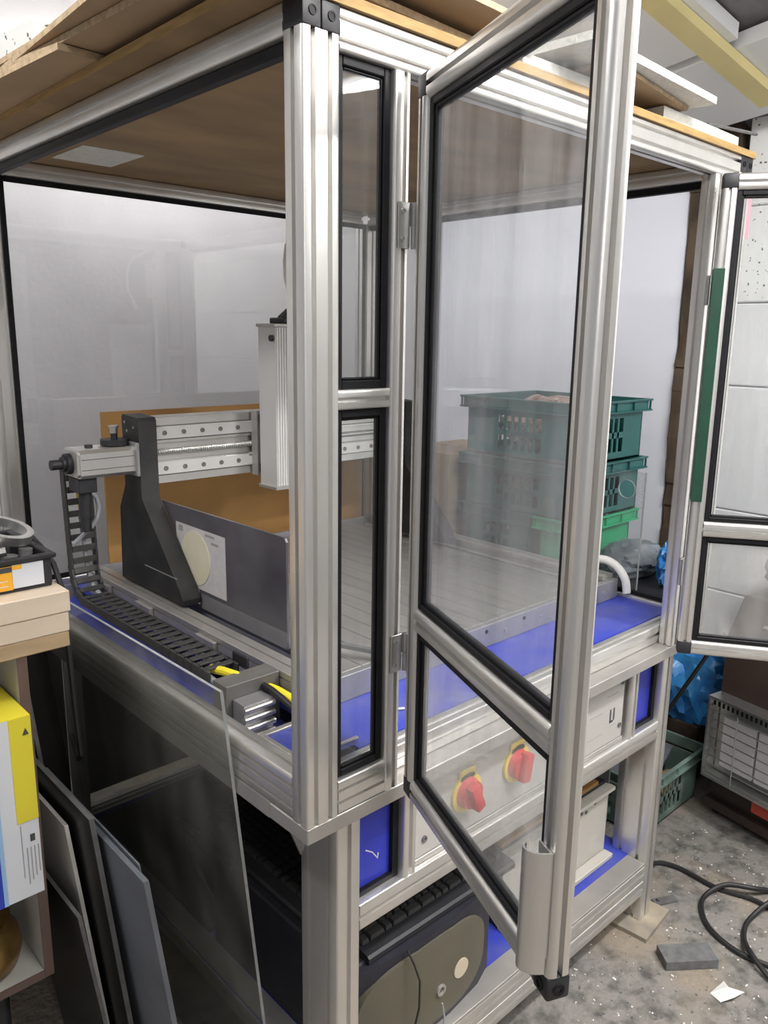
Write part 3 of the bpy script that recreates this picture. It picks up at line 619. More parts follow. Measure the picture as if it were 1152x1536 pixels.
b = B(); b.box(.062, .262, .0125, .122, .2985, .084); b.build('core', 'alu_plate', t, 0)
for z in (.022, .040, .058, .076):
    b = B(); b.cyl((.060, .259, z), (.124, .259, z), .0055, 12); b.build('fin', 'alu', t)
b = B(); b.tube([(.140, .297, .085), (.140, .27, .088), (.141, .24, .086), (.143, .21, .081), (.144, .185, .0785), (.146, .15, .075)], .008, 10); tag(b.build('yellow_cable', 'yellow'), 'short yellow cable end poking out under the grey bracket', 'cable')
b = B(); b.tube([(.128, .297, .093), (.128, .27, .092), (.128, .24, .087), (.129, .205, .078), (.13, .18, .0755)], .006, 10); tag(b.build('black_cable', 'cable'), 'short black cable end beside the yellow one by the blue panel', 'cable')
# dark strap lying from the guard over the bed edge
b = B(); b.obox((.315, .28, .125), (.55, -.83, -.08), (.83, .55, 0), (.0, 0, 1), (.11, .006, .004)); tag(b.build('steel_bar', 'edge_grey', None, 0), 'dark flat bar lying across the front left of the machine bed', 'bar')
b = B(); b.tube([(.292, .135, .0505), (.318, .12, .0505)], .0022, 6); b.cyl((.288, .139, .047), (.292, .135, .054), .005, 8); tag(b.build('plastic_pin', 'hose'), 'small white pin on the blue enclosure floor', 'pin')
# hardboard at the back
b = B(); b.box(.252, 1.222, .048, 1.18, 1.228, .515); tag(b.build('hardboard_sheet', 'mdf', None, 0), 'brown hardboard sheet standing behind the gantry', 'board')

# ------------------------------------------------------------------ control cabinet in the table
Cc = thing('control_cabinet', 'pale control cabinet with red and yellow rotary switches under the ledge', 'cabinet', (.62, .3, -.20))
b = B(); b.box(.2675, .051, -.217, .965, .55, -.028); b.build('body', 'pc_dark', Cc, 0)
b = B(); b.box(.275, .042, -.205, .975, .0505, -.031, bev=.001); fpn = b.build('front_panel', 'white_panel', Cc, 0)
b = B(); b.box(.2675, .0395, -.217, .978, .0505, -.2055, bev=.001); b.build('panel_foot', 'alu_dull', Cc, 0)
for x in (.298, .962):
    for z in (-.062, -.172): inst('screw', screw_mesh(.0065, .003, '-y', 'edge_grey'), Cc, (x, .042, z))
for x, z, kr in ((.408, -.120, .4), (.561, -.118, -.2)):
    b = B(); b.cyl((x, .0418, z), (x, .036, z), .040, 28); b.box(x - .022, .036, z + .025, x + .022, .0418, z + .048, bev=.002); sw = b.build('rotary_switch', 'yellow_switch', Cc, label='red and yellow rotary isolator switch')
    b = B(); b.cyl((x, .036, z), (x, .020, z), .031, 24, r2=.027); b.obox((x, .015, z), (math.cos(kr), 0, math.sin(kr)), (0, 1, 0), (-math.sin(kr), 0, math.cos(kr)), (.012, .010, .030), bev=.004, seg=2); b.build('knob', 'red', sw)
b = B()
b.box(.917, .0412, -.150, .922, .0420, -.120); b.box(.932, .0412, -.150, .937, .0420, -.120); b.box(.917, .0412, -.154, .932, .0420, -.149); b.build('logo', 'print_dark', fpn, 0)
for (x0, x1, z) in ((.835, .885, -.118), (.83, .89, -.172), (.79, .805, -.152), (.90, .95, -.085), (.91, .945, -.162)):
    b = B(); b.box(x0, .0414, z, x1, .0420, z + .002); b.build('printed_line', 'print_grey', fpn, 0)

# ------------------------------------------------------------------ lower shelf: computer, keyboards, cream case
P_ = thing('desktop_computer', 'dark computer tower lying on its side on the blue shelf', 'computer', (.33, .3, -.6255))
b = B(); b.box(.152, .085, -.6255, .56, .55, -.402, bev=.004); b.build('case', 'pc_dark', P_)
b = B(); b.prism([(.155, .0848), (.155, .082), (.20, .064), (.30, .052), (.40, .052), (.50, .064), (.552, .082), (.552, .0848)], 'z', -.6255, -.405); b.build('bezel', 'pc_dark', P_, 50)
ov = []
b = B()
for k in range(40):
    a = 2 * math.pi * k / 40; cx_, cz_ = .335 + .175 * (abs(math.cos(a)) ** .7) * (1 if math.cos(a) > 0 else -1), -.515 + .097 * (abs(math.sin(a)) ** .7) * (1 if math.sin(a) > 0 else -1)
    yv = .0535 + .9 * max(0, abs(cx_ - .35) - .05) ** 2
    ov.append((cx_, cz_, yv))
f = [b.bm.verts.new((p[0], p[2] - .005, p[1])) for p in ov]; g = [b.bm.verts.new((p[0], p[2] + .012, p[1])) for p in ov]
for k in range(40): b.bm.faces.new((f[k], f[(k + 1) % 40], g[(k + 1) % 40], g[k]))
ci = [b.bm.verts.new((x, .0485 + .9 * max(0, abs(x - .35) - .05) ** 2, -.515)) for x in (.16 + .025 * i for i in range(15))]
def near(v): return min(ci, key=lambda c: abs(c.co.x - v.co.x))
for k in range(40):
    a, c = f[k], f[(k + 1) % 40]; na, nc = near(a), near(c)
    if na is nc: b.bm.faces.new((a, c, na))
    else:
        b.bm.faces.new((a, c, nc, na))
bmesh.ops.recalc_face_normals(b.bm, faces=b.bm.faces)
b.build('front_oval', 'pc_front', P_, 60, label='olive grey oval front cover')
b = B(); b.cyl((.425, .060, -.53), (.425, .047, -.53), .021, 24); b.build('power_button', 'pc_badge', P_)
b = B(); b.ring((.365, .0475, -.545), (0, 1, 0), .0075, .012, .003, 18); b.build('emblem', 'alu_dull', P_)
b = B(); b.tube([(.27, .05, -.40), (.272, .034, -.42), (.283, .028, -.46), (.283, .028, -.52), (.268, .03, -.58), (.262, .028, -.62)], .0022, 6); b.build('cable', 'cable', P_)
b = B(); b.tube([(.355, .034, -.56), (.358, .030, -.59), (.350, .025, -.62)], .002, 6); b.build('cable', 'cable_grey', P_)
km = B(); km.hexa([(-.0085, -.0085, 0), (.0085, -.0085, 0), (.0085, .0085, 0), (-.0085, .0085, 0), (-.0062, -.0058, .008), (.0062, -.0058, .008), (.0062, .0072, .008), (-.0062, .0072, .008)]); km = km.mesh('key', 'key')
kw = B(); kw.hexa([(-.018, -.0085, 0), (.018, -.0085, 0), (.018, .0085, 0), (-.018, .0085, 0), (-.0155, -.0058, .008), (.0155, -.0058, .008), (.0155, .0072, .008), (-.0155, .0072, .008)]); kw = kw.mesh('wide_key', 'key')
def keyboard(ox, oy, oz, ang, label):
    t = thing('keyboard', label, 'keyboard', (ox, oy, oz), 'keyboards on the lower shelf')
    t.rotation_euler = (0, 0, ang)
    OFF[t.name] = (0, 0, 0)
    b = B(); b.prism([(0, 0), (.155, 0), (.155, .030), (.12, .026), (.005, .014), (0, .010)], 'x', 0, .42); b.build('body', 'black_plastic', t, 20)
    sl = math.atan2(.012, .115)
    for r in range(6):
        yy = .036 + .0188 * r + (.006 if r == 5 else 0); zz = .0155 + .104 * (yy - .005)
        n = 20
        k = 0
        while k < n:
            x = .016 + .0195 * k + (.0 if k < 15 else .008)
            wide = (r in (0, 1) and k in (1, 12)) or (r == 0 and k == 16) or (r == 0 and 4 <= k < 9)
            if wide: inst('wide_key', kw, t, (x + .010, yy, zz), (sl, 0, 0)); k += 2
            else: inst('key', km, t, (x, yy, zz), (sl, 0, 0)); k += 1
    return t
keyboard(.195, .074, -.4015, math.radians(-1), 'black keyboard lying along the front of the computer')
keyboard(.168, .66, -.4015, math.radians(-90), 'black keyboard behind the near leg beside the table side')
Bx = thing('steel_case', 'cream flanged steel case with an orange top on the blue shelf', 'case', (.9, .3, -.6255))
b = B(); b.box(.66, .138, -.6255, 1.095, .50, -.415, bev=.002); b.build('side', 'pc_dark', Bx, 0)
b = B(); b.box(.655, .128, -.6255, 1.093, .1375, -.42, bev=.001); b.box(.655, .110, -.43, 1.095, .1275, -.42); b.box(.655, .100, -.6255, 1.093, .1275, -.612, bev=.002); b.build('front_panel', 'white_box', Bx, 0)
b = B(); b.box(.66, .14, -.4148, 1.06, .48, -.405); b.build('orange_lid', 'mdf', Bx, 0)
for (x, z) in ((.97, -.455), (1.03, -.45), (1.07, -.44), (.99, -.46)): 
    b = B(); b.cyl((x, .128, z), (x, .126, z), .005, 8); b.build('stud', 'edge_grey', Bx)
b = B(); b.box(1.105, .18, -.6255, 1.116, .40, -.36); tag(b.build('white_offcut', 'paper_white', None, 0), 'narrow white board standing beside the cream case', 'board')
# ------------------------------------------------------------------ crates behind the right side
def crate(x0, y0, z0, lx, ly, h, mt, label, group, slots=True, cat='crate'):
    t = thing('plastic_crate', label, cat, (x0 + lx / 2, y0 + ly / 2, z0), group)
    b = B(); th = .004; i = .022     # walls taper in slightly below the rim
    b.box(x0 + i, y0 + i, z0, x0 + lx - i, y0 + ly - i, z0 + th); b.build('base', mt, t, 0)
    rz = z0 + h - .038
    b = B()
    for (xa, ya, xb, yb) in ((x0, y0, x0 + lx, y0 + .012), (x0, y0 + ly - .012, x0 + lx, y0 + ly), (x0, y0 + .012, x0 + .012, y0 + ly - .012), (x0 + lx - .012, y0 + .012, x0 + lx, y0 + ly - .012)):
        b.box(xa, ya, z0 + h - .006, xb, yb, z0 + h, bev=.001); b.box(xa, ya, rz, xb, yb, rz + .005, bev=.001)
    nx = max(2, int(lx / .09)); ny = max(2, int(ly / .09))
    for k in range(nx + 1):
        x = x0 + .004 + (lx - .012) * k / nx
        for y in (y0 + .003, y0 + ly - .009): b.box(x, y, rz + .005, x + .004, y + .006, z0 + h - .006)
    for k in range(ny + 1):
        y = y0 + .004 + (ly - .012) * k / ny
        for x in (x0 + .003, x0 + lx - .009): b.box(x, y, rz + .005, x + .006, y + .004, z0 + h - .006)
    b.box(x0 + .010, y0 + .010, rz + .005, x0 + lx - .010, y0 + .0125, z0 + h - .006); b.box(x0 + .010, y0 + .0125, rz + .005, x0 + .0125, y0 + ly - .0125, z0 + h - .006)
    b.box(x0 + .010, y0 + ly - .0125, rz + .005, x0 + lx - .010, y0 + ly - .010, z0 + h - .006); b.box(x0 + lx - .0125, y0 + .0125, rz + .005, x0 + lx - .010, y0 + ly - .0125, z0 + h - .006)
    b.build('rim', mt, t, 0)
    def wall(P, L, nm, hand):
        """lattice wall: P maps (along, height, depth)->xyz"""
        b = B()
        def bar(a0, a1, h0, h1):
            q = [P(a, c, d) for d in (0, th) for a, c in ((a0, h0), (a1, h0), (a1, h1), (a0, h1))]; b.hexa(q)
        H_ = h - .038
        if not slots: bar(0, L, 0, H_)
        else:
            c = .30 * L
            bar(0, c, 0, H_); bar(L - c, L, 0, H_); bar(c, L - c, 0, H_ * .16); bar(c, L - c, H_ * .46, H_ * .58); bar(c, L - c, H_ * .88, H_)
            n = max(4, int((L - 2 * c) / .026))
            for k in range(1, n):
                a = c + (L - 2 * c) * k / n; bar(a - .005, a + .005, H_ * .16, H_ * .88)
        b.build(nm, mt, t, 0)
    wall(lambda a, c, d: (x0 + i + d, y0 + i + a, z0 + c), ly - 2 * i, 'wall', 0)
    wall(lambda a, c, d: (x0 + lx - i - d, y0 + i + a, z0 + c), ly - 2 * i, 'wall', 0)
    wall(lambda a, c, d: (x0 + i + a, y0 + i + d, z0 + c), lx - 2 * i, 'wall', 0)
    wall(lambda a, c, d: (x0 + i + a, y0 + ly - i - d, z0 + c), lx - 2 * i, 'wall', 0)
    return t
from mathutils import noise
def spline(P, n=8):
    out = []
    for i in range(len(P) - 1):
        p0, p1, p2, p3 = [Vector(P[max(0, min(len(P) - 1, i + d))]) for d in (-1, 0, 1, 2)]
        for k in range(n):
            t = k / n; out.append(.5 * ((2 * p1) + (-p0 + p2) * t + (2 * p0 - 5 * p1 + 4 * p2 - p3) * t * t + (-p0 + 3 * p1 - 3 * p2 + p3) * t ** 3))
    out.append(Vector(P[-1])); return out
def lump(name, c, sc, mt, label, cat, seed, amp=.18, sub=4, freq=3.0, flat=None, group=None):
    """crumpled soft shape: ridged noise folds on a ball, pressed flat where it rests"""
    b = B(); vs = b.sphere((0, 0, 0), 1.0, sub); of = Vector((seed * 3.1, seed * 1.7, seed * .9))
    for v in vs:
        p = v.co * freq * .55 + of
        d = (1 - 2 * abs(noise.noise(p))) * .6 + (1 - 2 * abs(noise.noise(p * 2.3))) * .32 + (1 - 2 * abs(noise.noise(p * 5.1))) * .14
        q = v.co * (1 + amp * (d - .45) * 1.5); v.co = Vector((c[0] + q.x * sc[0], c[1] + q.y * sc[1], c[2] + q.z * sc[2]))
        if flat is not None: v.co.z = max(v.co.z, flat)
    o = b.build(name, mt, None, 28)
    return tag(o, label, cat, group)
CX = 1.335
st = thing('low_table', 'dark low table behind the enclosure carrying the crates', 'table', (1.54, .5, F0))
b = B(); b.prism([(CX + .01, .155), (1.565, .155), (1.565, .245), (CX + .40, .245), (CX + .40, .935), (CX + .01, .935)], 'z', .005, .03); b.build('top', 'pc_dark', st, 0)
for (x, y) in ((1.36, .16), (1.36, .88), (1.70, .88), (1.70, .66)):
    b = B(); b.box(x, y, F0, x + .03, y + .03, .005); b.build('leg', 'pc_dark', st, 0)
lump('dark_bag', (CX + .18, .355, .068), (.13, .08, .055), 'dark_bag', 'crumpled dark grey bag in front of the bright green crate', 'bag', 11, flat=.031)
crate(CX + .01, .455, .0312, .38, .155, .152, 'green2', 'bright green plastic crate at the bottom of the stack', 'crates', slots=False)
crate(CX + .01, .613, .0312, .38, .30, .152, 'green', 'dark green half crate beside the bright green one', 'crates')
crate(CX, .45, .1845, .41, .465, .169, 'green', 'dark green lattice crate in the middle of the stack', 'crates')
crate(CX, .45, .355, .41, .465, .185, 'green', 'dark green lattice crate on top of the stack', 'crates')
lump('tool_pile', (CX + .2, .68, .45), (.13, .15, .085), 'pale_mix', 'jumble of pale and rusty bits in the top crate', 'contents', 21, amp=.3, flat=.361)
lump('tool_pile', (CX + .2, .68, .26), (.11, .14, .06), 'dark_mix', 'dark jumble of parts in the middle crate', 'contents', 22, amp=.3, flat=.1905)
b = B(); b.box(CX + .01, .96, F0, CX + .36, 1.22, .335, bev=.002); cb = tag(b.build('cardboard_box', 'card', None, 0), 'tall cardboard box standing behind the crates', 'box')
b = B(); b.tube(spline([(1.186, .33, .126), (1.20, .295, .138), (1.213, .262, .142), (1.221, .230, .128), (1.223, .204, .098), (1.223, .196, .062)]), .011, 12)
tag(b.build('white_hose', 'hose'), 'bent white hose at the far end of the machine bed', 'hose')
lump('blue_bag', (1.49, .198, .095), (.075, .035, .075), 'blue_bag', 'crumpled blue plastic bag just outside the side pane', 'bag', 31, amp=.3, freq=4, flat=.0305)
lump('blue_bag', (2.01, .345, -.49), (.10, .125, .16), 'blue_bag', 'large thin blue plastic bag heaped by the wall behind the far leg', 'bag', 32, amp=.34, freq=4, flat=-.599)
b = B(); b.box(1.92, .27, F0, 2.12, .47, -.60, bev=.004); tag(b.build('wooden_crate', 'rough_wood', None, 0), 'rough wooden box under the large blue bag', 'box')
b = B(); b.tube([(1.74, .335, -.555), (1.74, .287, -.463), (1.74, .189, -.259), (1.74, .175, -.22)], .007, 8); tag(b.build('black_strap', 'cable'), 'black strap slanting in front of the blue bag', 'strap')

# ------------------------------------------------------------------ tray crate on the floor with offcuts
crate(1.47, .205, F0 + .001, .40, .42, .19, 'green_grey', 'dusty grey green tray crate on the floor by the heater', 'crates')
b = B(); b.obox((1.66, .36, F0 + .15), (.96, .2, .18), (-.2, .98, 0), (-.18, 0, .98), (.13, .09, .006)); tag(b.build('slate_offcut', 'sheet_grey', None, 0), 'flat grey offcut lying in the tray crate', 'offcut')
b = B(); b.obox((1.70, .47, F0 + .215), (.9, .1, -.1), (-.1, .99, 0), (.1, 0, .99), (.11, .06, .006)); tag(b.build('slate_offcut', 'sheet_grey', None, 0), 'second grey offcut tilted above the first in the tray', 'offcut')
b = B(); b.cyl((1.62, .29, F0 + .05), (1.80, .29, F0 + .05), .04, 16); tag(b.build('cardboard_tube', 'card'), 'short tan cardboard tube in the tray crate', 'tube')
for k in range(4):
    b = B(); b.tube([(1.50, .44 + .045 * k, F0 + .245 + .004 * k), (1.86, .40 + .045 * k, F0 + .245 + .004 * k)], .010, 8)
    tag(b.build('steel_rod', 'edge_grey'), ['rusty bar', 'dark rod', 'dull pipe', 'black bar'][k] + ' laid across the back of the tray crate', 'bar', 'bars across the tray crate')

# ------------------------------------------------------------------ cabinet heater
hang = math.radians(-11)
HM = Matrix.Translation((1.83, .150, F0)) @ Matrix.Rotation(math.radians(-101), 4, 'Z')     # local x along the front, y into the depth (towards the wall), z up
HT = thing('cabinet_heater', 'dark brown cabinet gas heater with a wire guard', 'heater', (1.95, -.05, F0))
HM = Matrix(((-.19, .982, 0, 1.80), (-.982, -.19, 0, .155), (0, 0, 1, F0), (0, 0, 0, 1)))
b = B(HM); b.prism([(0.0, .06), (.27, .06), (.27, .73), (.07, .745), (.0, .62)], 'x', 0.0, .42); b.build('body', 'heater', HT, 30)
b = B(HM); b.box(-.006, -.022, .03, .426, .27, .0598); b.build('plinth', 'heater', HT, 0)
for x in (.02, .38):
    for y in (.02, .22):
        b = B(HM); b.cyl((x, y, 0.0), (x, y, .03), .014, 10); b.build('castor', 'black_plastic', HT)
b = B(HM); b.box(.0, -.062, .152, .42, -.001, .160); b.box(.0, -.062, .425, .42, -.001, .432); b.box(.0, -.062, .160, .006, -.001, .425); b.box(.414, -.062, .160, .42, -.001, .425); b.build('surround', 'steel', HT, 0)
b = B(HM); b.box(.008, -.006, .162, .412, -.0005, .424); b.build('reflector', 'steel', HT, 0)
for k in range(3):
    b = B(HM); b.box(.035 + .122 * k, -.022, .19, .148 + .122 * k, -.008, .36, bev=.001); b.build('ceramic_plaque', 'ceramic', HT, 0)
for k in range(8):
    z = .182 + k * .031
    b = B(HM); b.tube([(.002, -.03, z), (.014, -.066, z + .002), (.03, -.078, z), (.21, -.084, z), (.39, -.078, z), (.406, -.066, z), (.418, -.03, z)], .0022, 6); b.build('guard_wire', 'steel', HT)
for k in range(2):
    b = B(HM); b.tube([(.12 + .18 * k, -.084, .175), (.12 + .18 * k, -.084, .41)], .002, 6); b.build('guard_wire', 'steel', HT)
for k in range(24):
    b = B(HM); b.box(.02 + .016 * k, -.0635, .408, .028 + .016 * k, -.0622, .424); b.build('vent_slot', 'black_rubber', HT, 0)
b = B(HM); b.box(.16, -.024, .09, .26, -.0005, .13, bev=.003); b.build('warning_label', 'red_knob', HT, 0)
b = B(HM); b.cyl((.12, .028, .675), (.12, .020, .668), .018, 16); b.build('knob', 'steel', HT)
lump('dark_bag', (1.95, -.02, .02), (.10, .12, .085), 'dark_bag', 'dark crumpled bag lying on top of the heater', 'bag', 41, amp=.25, flat=-.069)

# ------------------------------------------------------------------ floor bits
b = B()
pts = [(1.22, .115), (1.32, .12), (1.40, .128), (1.432, .07), (1.43, -.045), (1.46, -.145), (1.44, -.235), (1.40, -.33)]
zc = F0 + .0075
b.tube(spline([(x, y, zc) for x, y in pts]), .0068, 8); tag(b.build('black_cable', 'cable'), 'black cable snaking over the concrete from under the table', 'cable')
b = B(); b.tube(spline([(1.57, -.30, zc), (1.538, -.17, zc), (1.48, -.13, zc + .02), (1.435, -.066, zc + .018), (1.37, -.04, zc), (1.31, -.06, zc), (1.255, -.113, zc), (1.23, -.20, zc), (1.25, -.30, zc), (1.26, -.40, zc)]), .0068, 8); tag(b.build('black_cable', 'cable'), 'wide loop of black cable curling at the right of the floor', 'cable')
b = B(); b.tube(spline([(1.51, -.28, zc), (1.47, -.20, zc + .03), (1.38, -.165, zc), (1.30, -.18, zc), (1.23, -.228, zc + .016), (1.19, -.31, zc), (1.16, -.42, zc)]), .0068, 8); tag(b.build('black_cable', 'cable'), 'second cable loop nearest the right edge of the floor', 'cable')
b = B(); b.obox((1.112, -.117, F0 + .0135), (.78, -.62, 0), (.62, .78, 0), (0, 0, 1), (.068, .030, .013), bev=.001); bk = b.build('block', 'concrete_block', None, 0); tag(bk, 'dark grey flat block lying on the concrete', 'block')
b = B(); b.obox((1.112 + .78 * .0683, -.117 - .62 * .0683, F0 + .0135), (.78, -.62, 0), (.62, .78, 0), (0, 0, 1), (.0006, .0295, .0125)); b.build('end_face', 'teal_end', bk, 0)
b = B(); random.seed(9); v = [(1.055, -.205, F0 + .002), (1.105, -.215, F0 + .012), (1.10, -.232, F0 + .006), (1.12, -.26, F0 + .002), (1.07, -.255, F0 + .015), (1.045, -.235, F0 + .004)]
vv = [b.bm.verts.new(p) for p in v]; c = b.bm.verts.new((1.085, -.232, F0 + .02))
for k in range(6): b.bm.faces.new((vv[k], vv[(k + 1) % 6], c))
ww = [b.bm.verts.new((p[0], p[1], p[2] - .0015)) for p in v]; c2 = b.bm.verts.new((1.085, -.232, F0 + .0185))
for k in range(6): b.bm.faces.new((ww[(k + 1) % 6], ww[k], c2)); b.bm.faces.new((vv[k], ww[k], ww[(k + 1) % 6], vv[(k + 1) % 6]))
tag(b.build('paper_scrap', 'hose', None, 0), 'crumpled white scrap on the floor beyond the grey block', 'scrap')
b = B(); b.obox((1.275, .03, F0 + .003), (.9, -.44, 0), (.44, .9, 0), (0, 0, 1), (.035, .013, .002)); b.cyl((1.258, .04, F0 + .004), (1.258, .04, F0 + .012), .005, 8); tag(b.build('metal_plate', 'edge_grey', None, 0), 'small drilled metal plate on the floor beside the far leg', 'plate')
b = B(); random.seed(5)
for k in range(900):
    x, y = random.uniform(.75, 2.0), random.uniform(-.75, .28)
    if x > 1.70 or y > .19: continue
    s_ = random.uniform(.0008, .0026) * (2.0 if random.random() < .08 else 1); a = random.uniform(0, 6.28)
    b.obox((x, y, F0 + s_ * .35), (math.cos(a), math.sin(a), 0), (-math.sin(a), math.cos(a), 0), (0, 0, 1), (s_, s_ * random.uniform(.3, .9), s_ * .3))
o = b.build('swarf', 'foam', None, 0); tag(o, 'pale chips of swarf scattered over the concrete floor', 'swarf'); o['kind'] = 'stuff'
b = B(); random.seed(6)
for k in range(900):
    x, y = random.uniform(.75, 2.0), random.uniform(-.75, .28)
    if x > 1.70 or y > .19: continue
    s_ = random.uniform(.001, .0035); a = random.uniform(0, 6.28)
    b.obox((x, y, F0 + s_ * .25), (math.cos(a), math.sin(a), 0), (-math.sin(a), math.cos(a), 0), (0, 0, 1), (s_, s_ * random.uniform(.3, .9), s_ * .22))
o = b.build('dark_swarf', 'edge_grey', None, 0); tag(o, 'dark crumbs of grit scattered over the concrete floor', 'grit'); o['kind'] = 'stuff'

# ------------------------------------------------------------------ bench on the left with its shelf
BY = .50
bt = thing('workbench', 'pale layered wooden workbench top at the left edge', 'workbench', (-.45, .75, .18))
for z0, z1, dy, mt in ((.243, .282, 0, 'bench_wood'), (.2065, .2425, .003, 'bench_wood'), (.178, .206, .004, 'bench_wood2')):
    b = B(); b.box(-.95, BY + dy, z0, -.137 - dy, 1.05, z1, bev=.002); b.build('board', mt, bt, 0)
sh = thing('shelf_unit', 'brown edged white shelf unit under the workbench', 'shelf', (-.5, .7, F0))
b = B(); b.box(-.232, .5105, -.463, -.2155, 1.0, .1775); b.build('side', 'shelf_white', sh, 0); b = B(); b.box(-.232, .508, -.463, -.2155, .5103, .1775); b.build('edge_band', 'brown_lam', sh, 0)
b = B(); b.box(-.2155, .5103, -.463, -.2145, 1.0, .1775); b.build('outer_face', 'brown_lam', sh, 0)
b = B(); b.box(-.94, .5105, -.463, -.2325, 1.0, -.447); b.build('bottom_shelf', 'shelf_white', sh, 0); b = B(); b.box(-.94, .508, -.463, -.2325, .5103, -.447); b.build('edge_band', 'brown_lam', sh, 0)
b = B(); b.box(-.94, .5105, -.252, -.2325, 1.0, -.240); b.build('shelf_board', 'shelf_white', sh, 0); b = B(); b.box(-.94, .508, -.252, -.2325, .5103, -.240); b.build('edge_band', 'brown_lam', sh, 0)
b = B(); b.box(-.94, .985, -.4465, -.2325, 1.0, .1775); b.build('back', 'brown_lam', sh, 0)
for x in (-.30, -.9):
    for y in (.56, .95):
        b = B(); b.cyl((x, y, F0), (x, y, -.463), .016, 12); b.build('leg', 'black_plastic', sh)
# carton: yellow, white and blue bands
ct = thing('carton', 'white carton with yellow and blue bands on the shelf', 'carton', (-.4, .6, -.2395))
def cpart(n, mt, x0, x1, z0, z1, y0=.4985, y1=.66, lab=None):
    b = B(); b.box(x0, y0, z0, x1, y1, z1); return b.build(n, mt, ct, 0, label=lab)
cpart('body', 'paper_white', -.56, -.237, -.2395, .0965, .5005, .66)
cpart('yellow_band', 'paper_yellow', -.272, -.2366, -.095, .0970, .4990, .6602)
cpart('yellow_top', 'paper_yellow', -.310, -.2723, .0966, .0971, .5006, .6602)
cpart('light_blue_band', 'paper_lblue', -.304, -.297, -.2395, .0, .4995, .5004)
cpart('blue_band', 'paper_blue', -.56, -.3042, -.2395, .02, .4995, .5004)
b = B(); b.prism([(.064, -.2512), (.064, -.2412), (.076, -.2462)], 'y', .4978, .4988); b.build('print_mark', 'print_dark', ct, 0)
b = B(); b.box(-.2532, .4990, -.135, -.2455, .5004, -.122); b.build('print_mark', 'print_dark', ct, 0)
for k in range(4):
    b = B(); b.box(-.2605 + .0062 * k, .4992, -.215 + .006 * k, -.2590 + .0062 * k, .5004, -.145); b.build('printed_line', 'print_grey', ct, 0)
b = B(); b.box(-.268, .4992, -.20, -.2668, .5004, -.10); b.build('printed_line', 'print_grey', ct, 0)
# brass pot
b = B(); prof = [(.0, 0), (.035, .0), (.058, .02), (.066, .05), (.060, .085), (.045, .105), (.05, .112), (.046, .113), (.0, .105)]
n = 28; L_ = [[b.bm.verts.new((-.315 + r * math.cos(2 * math.pi * k / n), .575 + r * math.sin(2 * math.pi * k / n), -.4465 + z)) for k in range(n)] for r, z in prof[1:-1]]
for a_, c_ in zip(L_, L_[1:]):
    for k in range(n): b.bm.faces.new((a_[k], a_[(k + 1) % n], c_[(k + 1) % n], c_[k]))
b.bm.faces.new(L_[0][::-1]); b.bm.faces.new(L_[-1]); tag(b.build('brass_pot', 'brass', None, 50), 'round tarnished brass pot on the bottom shelf', 'pot')
# tray of tools on the bench
tr = thing('tool_tray', 'black plastic tub with an orange and white label on the bench', 'tub', (-.32, .64, .2825))
b = B(); b.box(-.56, .545, .2825, -.178, .76, .2875, bev=.002); b.build('base', 'black_plastic', tr)
for (x0, y0, x1, y1) in ((-.56, .545, -.178, .551), (-.56, .754, -.178, .76), (-.184, .551, -.178, .754), (-.56, .551, -.554, .754)):
    b = B(); b.box(x0, y0, .2875, x1, y1, .334); b.build('wall', 'black_plastic', tr, 0)
b = B(); b.box(-.566, .539, .334, -.172, .766, .342, bev=.003); b.box(-.55, .555, .3335, -.19, .75, .3345); rimo = b; rimo.bm.free()
b = B()
for (x0, y0, x1, y1) in ((-.566, .537, -.170, .551), (-.566, .754, -.170, .768), (-.184, .551, -.170, .754), (-.566, .551, -.554, .754)): b.box(x0, y0, .3345, x1, y1, .343, bev=.002)
b.build('rim', 'black_plastic', tr)
b = B(); b.box(-.50, .5438, .288, -.245, .5449, .330); b.build('label_orange', 'orange', tr, 0)
b = B(); b.box(-.2445, .5438, .2895, -.192, .5449, .3315); b.build('label_white', 'paper_white', tr, 0)
b = B(); b.box(-.2445, .5434, .323, -.228, .5438, .3305); b.build('label_orange_tab', 'orange', tr, 0)
b = B(); b.box(-.40, .5430, .320, -.2455, .5437, .329); b.build('label_black', 'print_dark', tr, 0)
for k in range(2):
    b = B(); b.box(-.36, .5432, .304 - .009 * k, -.253, .5437, .3055 - .009 * k); b.build('printed_line', 'foam', tr, 0)
b = B(); b.ring((-.225, .64, .372), (.25, -.25, 1), .040, .052, .008, 28); tag(b.build('pipe_clip', 'steel'), 'shiny steel ring clip resting in the black tub', 'ring')
b = B(); b.ring((-.285, .67, .375), (.7, -.5, .5), .048, .058, .008, 28); tag(b.build('pipe_clip', 'steel'), 'larger tilted steel ring clip at the back of the tub', 'ring')
b = B(); b.cyl((-.36, .60, .335), (-.245, .565, .352), .008, 10); tag(b.build('socket_bar', 'steel'), 'chrome bar leaning over the front of the black tub', 'bar')
b = B(); b.cyl((-.38, .63, .34), (-.26, .59, .372), .010, 12); tag(b.build('drill_bit', 'steel'), 'thick dark steel shaft lying in the tub', 'shaft')
for k, (x, y, r) in enumerate(((-.235, .60, .016), (-.265, .60, .014), (-.205, .60, .012), (-.215, .70, .015), (-.25, .705, .017), (-.31, .70, .016), (-.30, .63, .018))):
    b = B(); b.cyl((x, y, .288), (x + .004, y, .335 + .004 * (k % 3)), r, 6 if k % 2 else 14)
    tag(b.build('socket', 'steel' if k % 2 else 'edge_grey'), ['dark round socket at the front of the tub', 'hexagonal steel nut at the front left of the tub', 'small dark socket near the label end', 'hexagonal nut at the tub back right', 'dark socket at the tub back', 'large hexagonal nut under the big ring', 'wide dark socket in the middle of the tub'][k], 'socket', 'sockets and nuts in the tub')
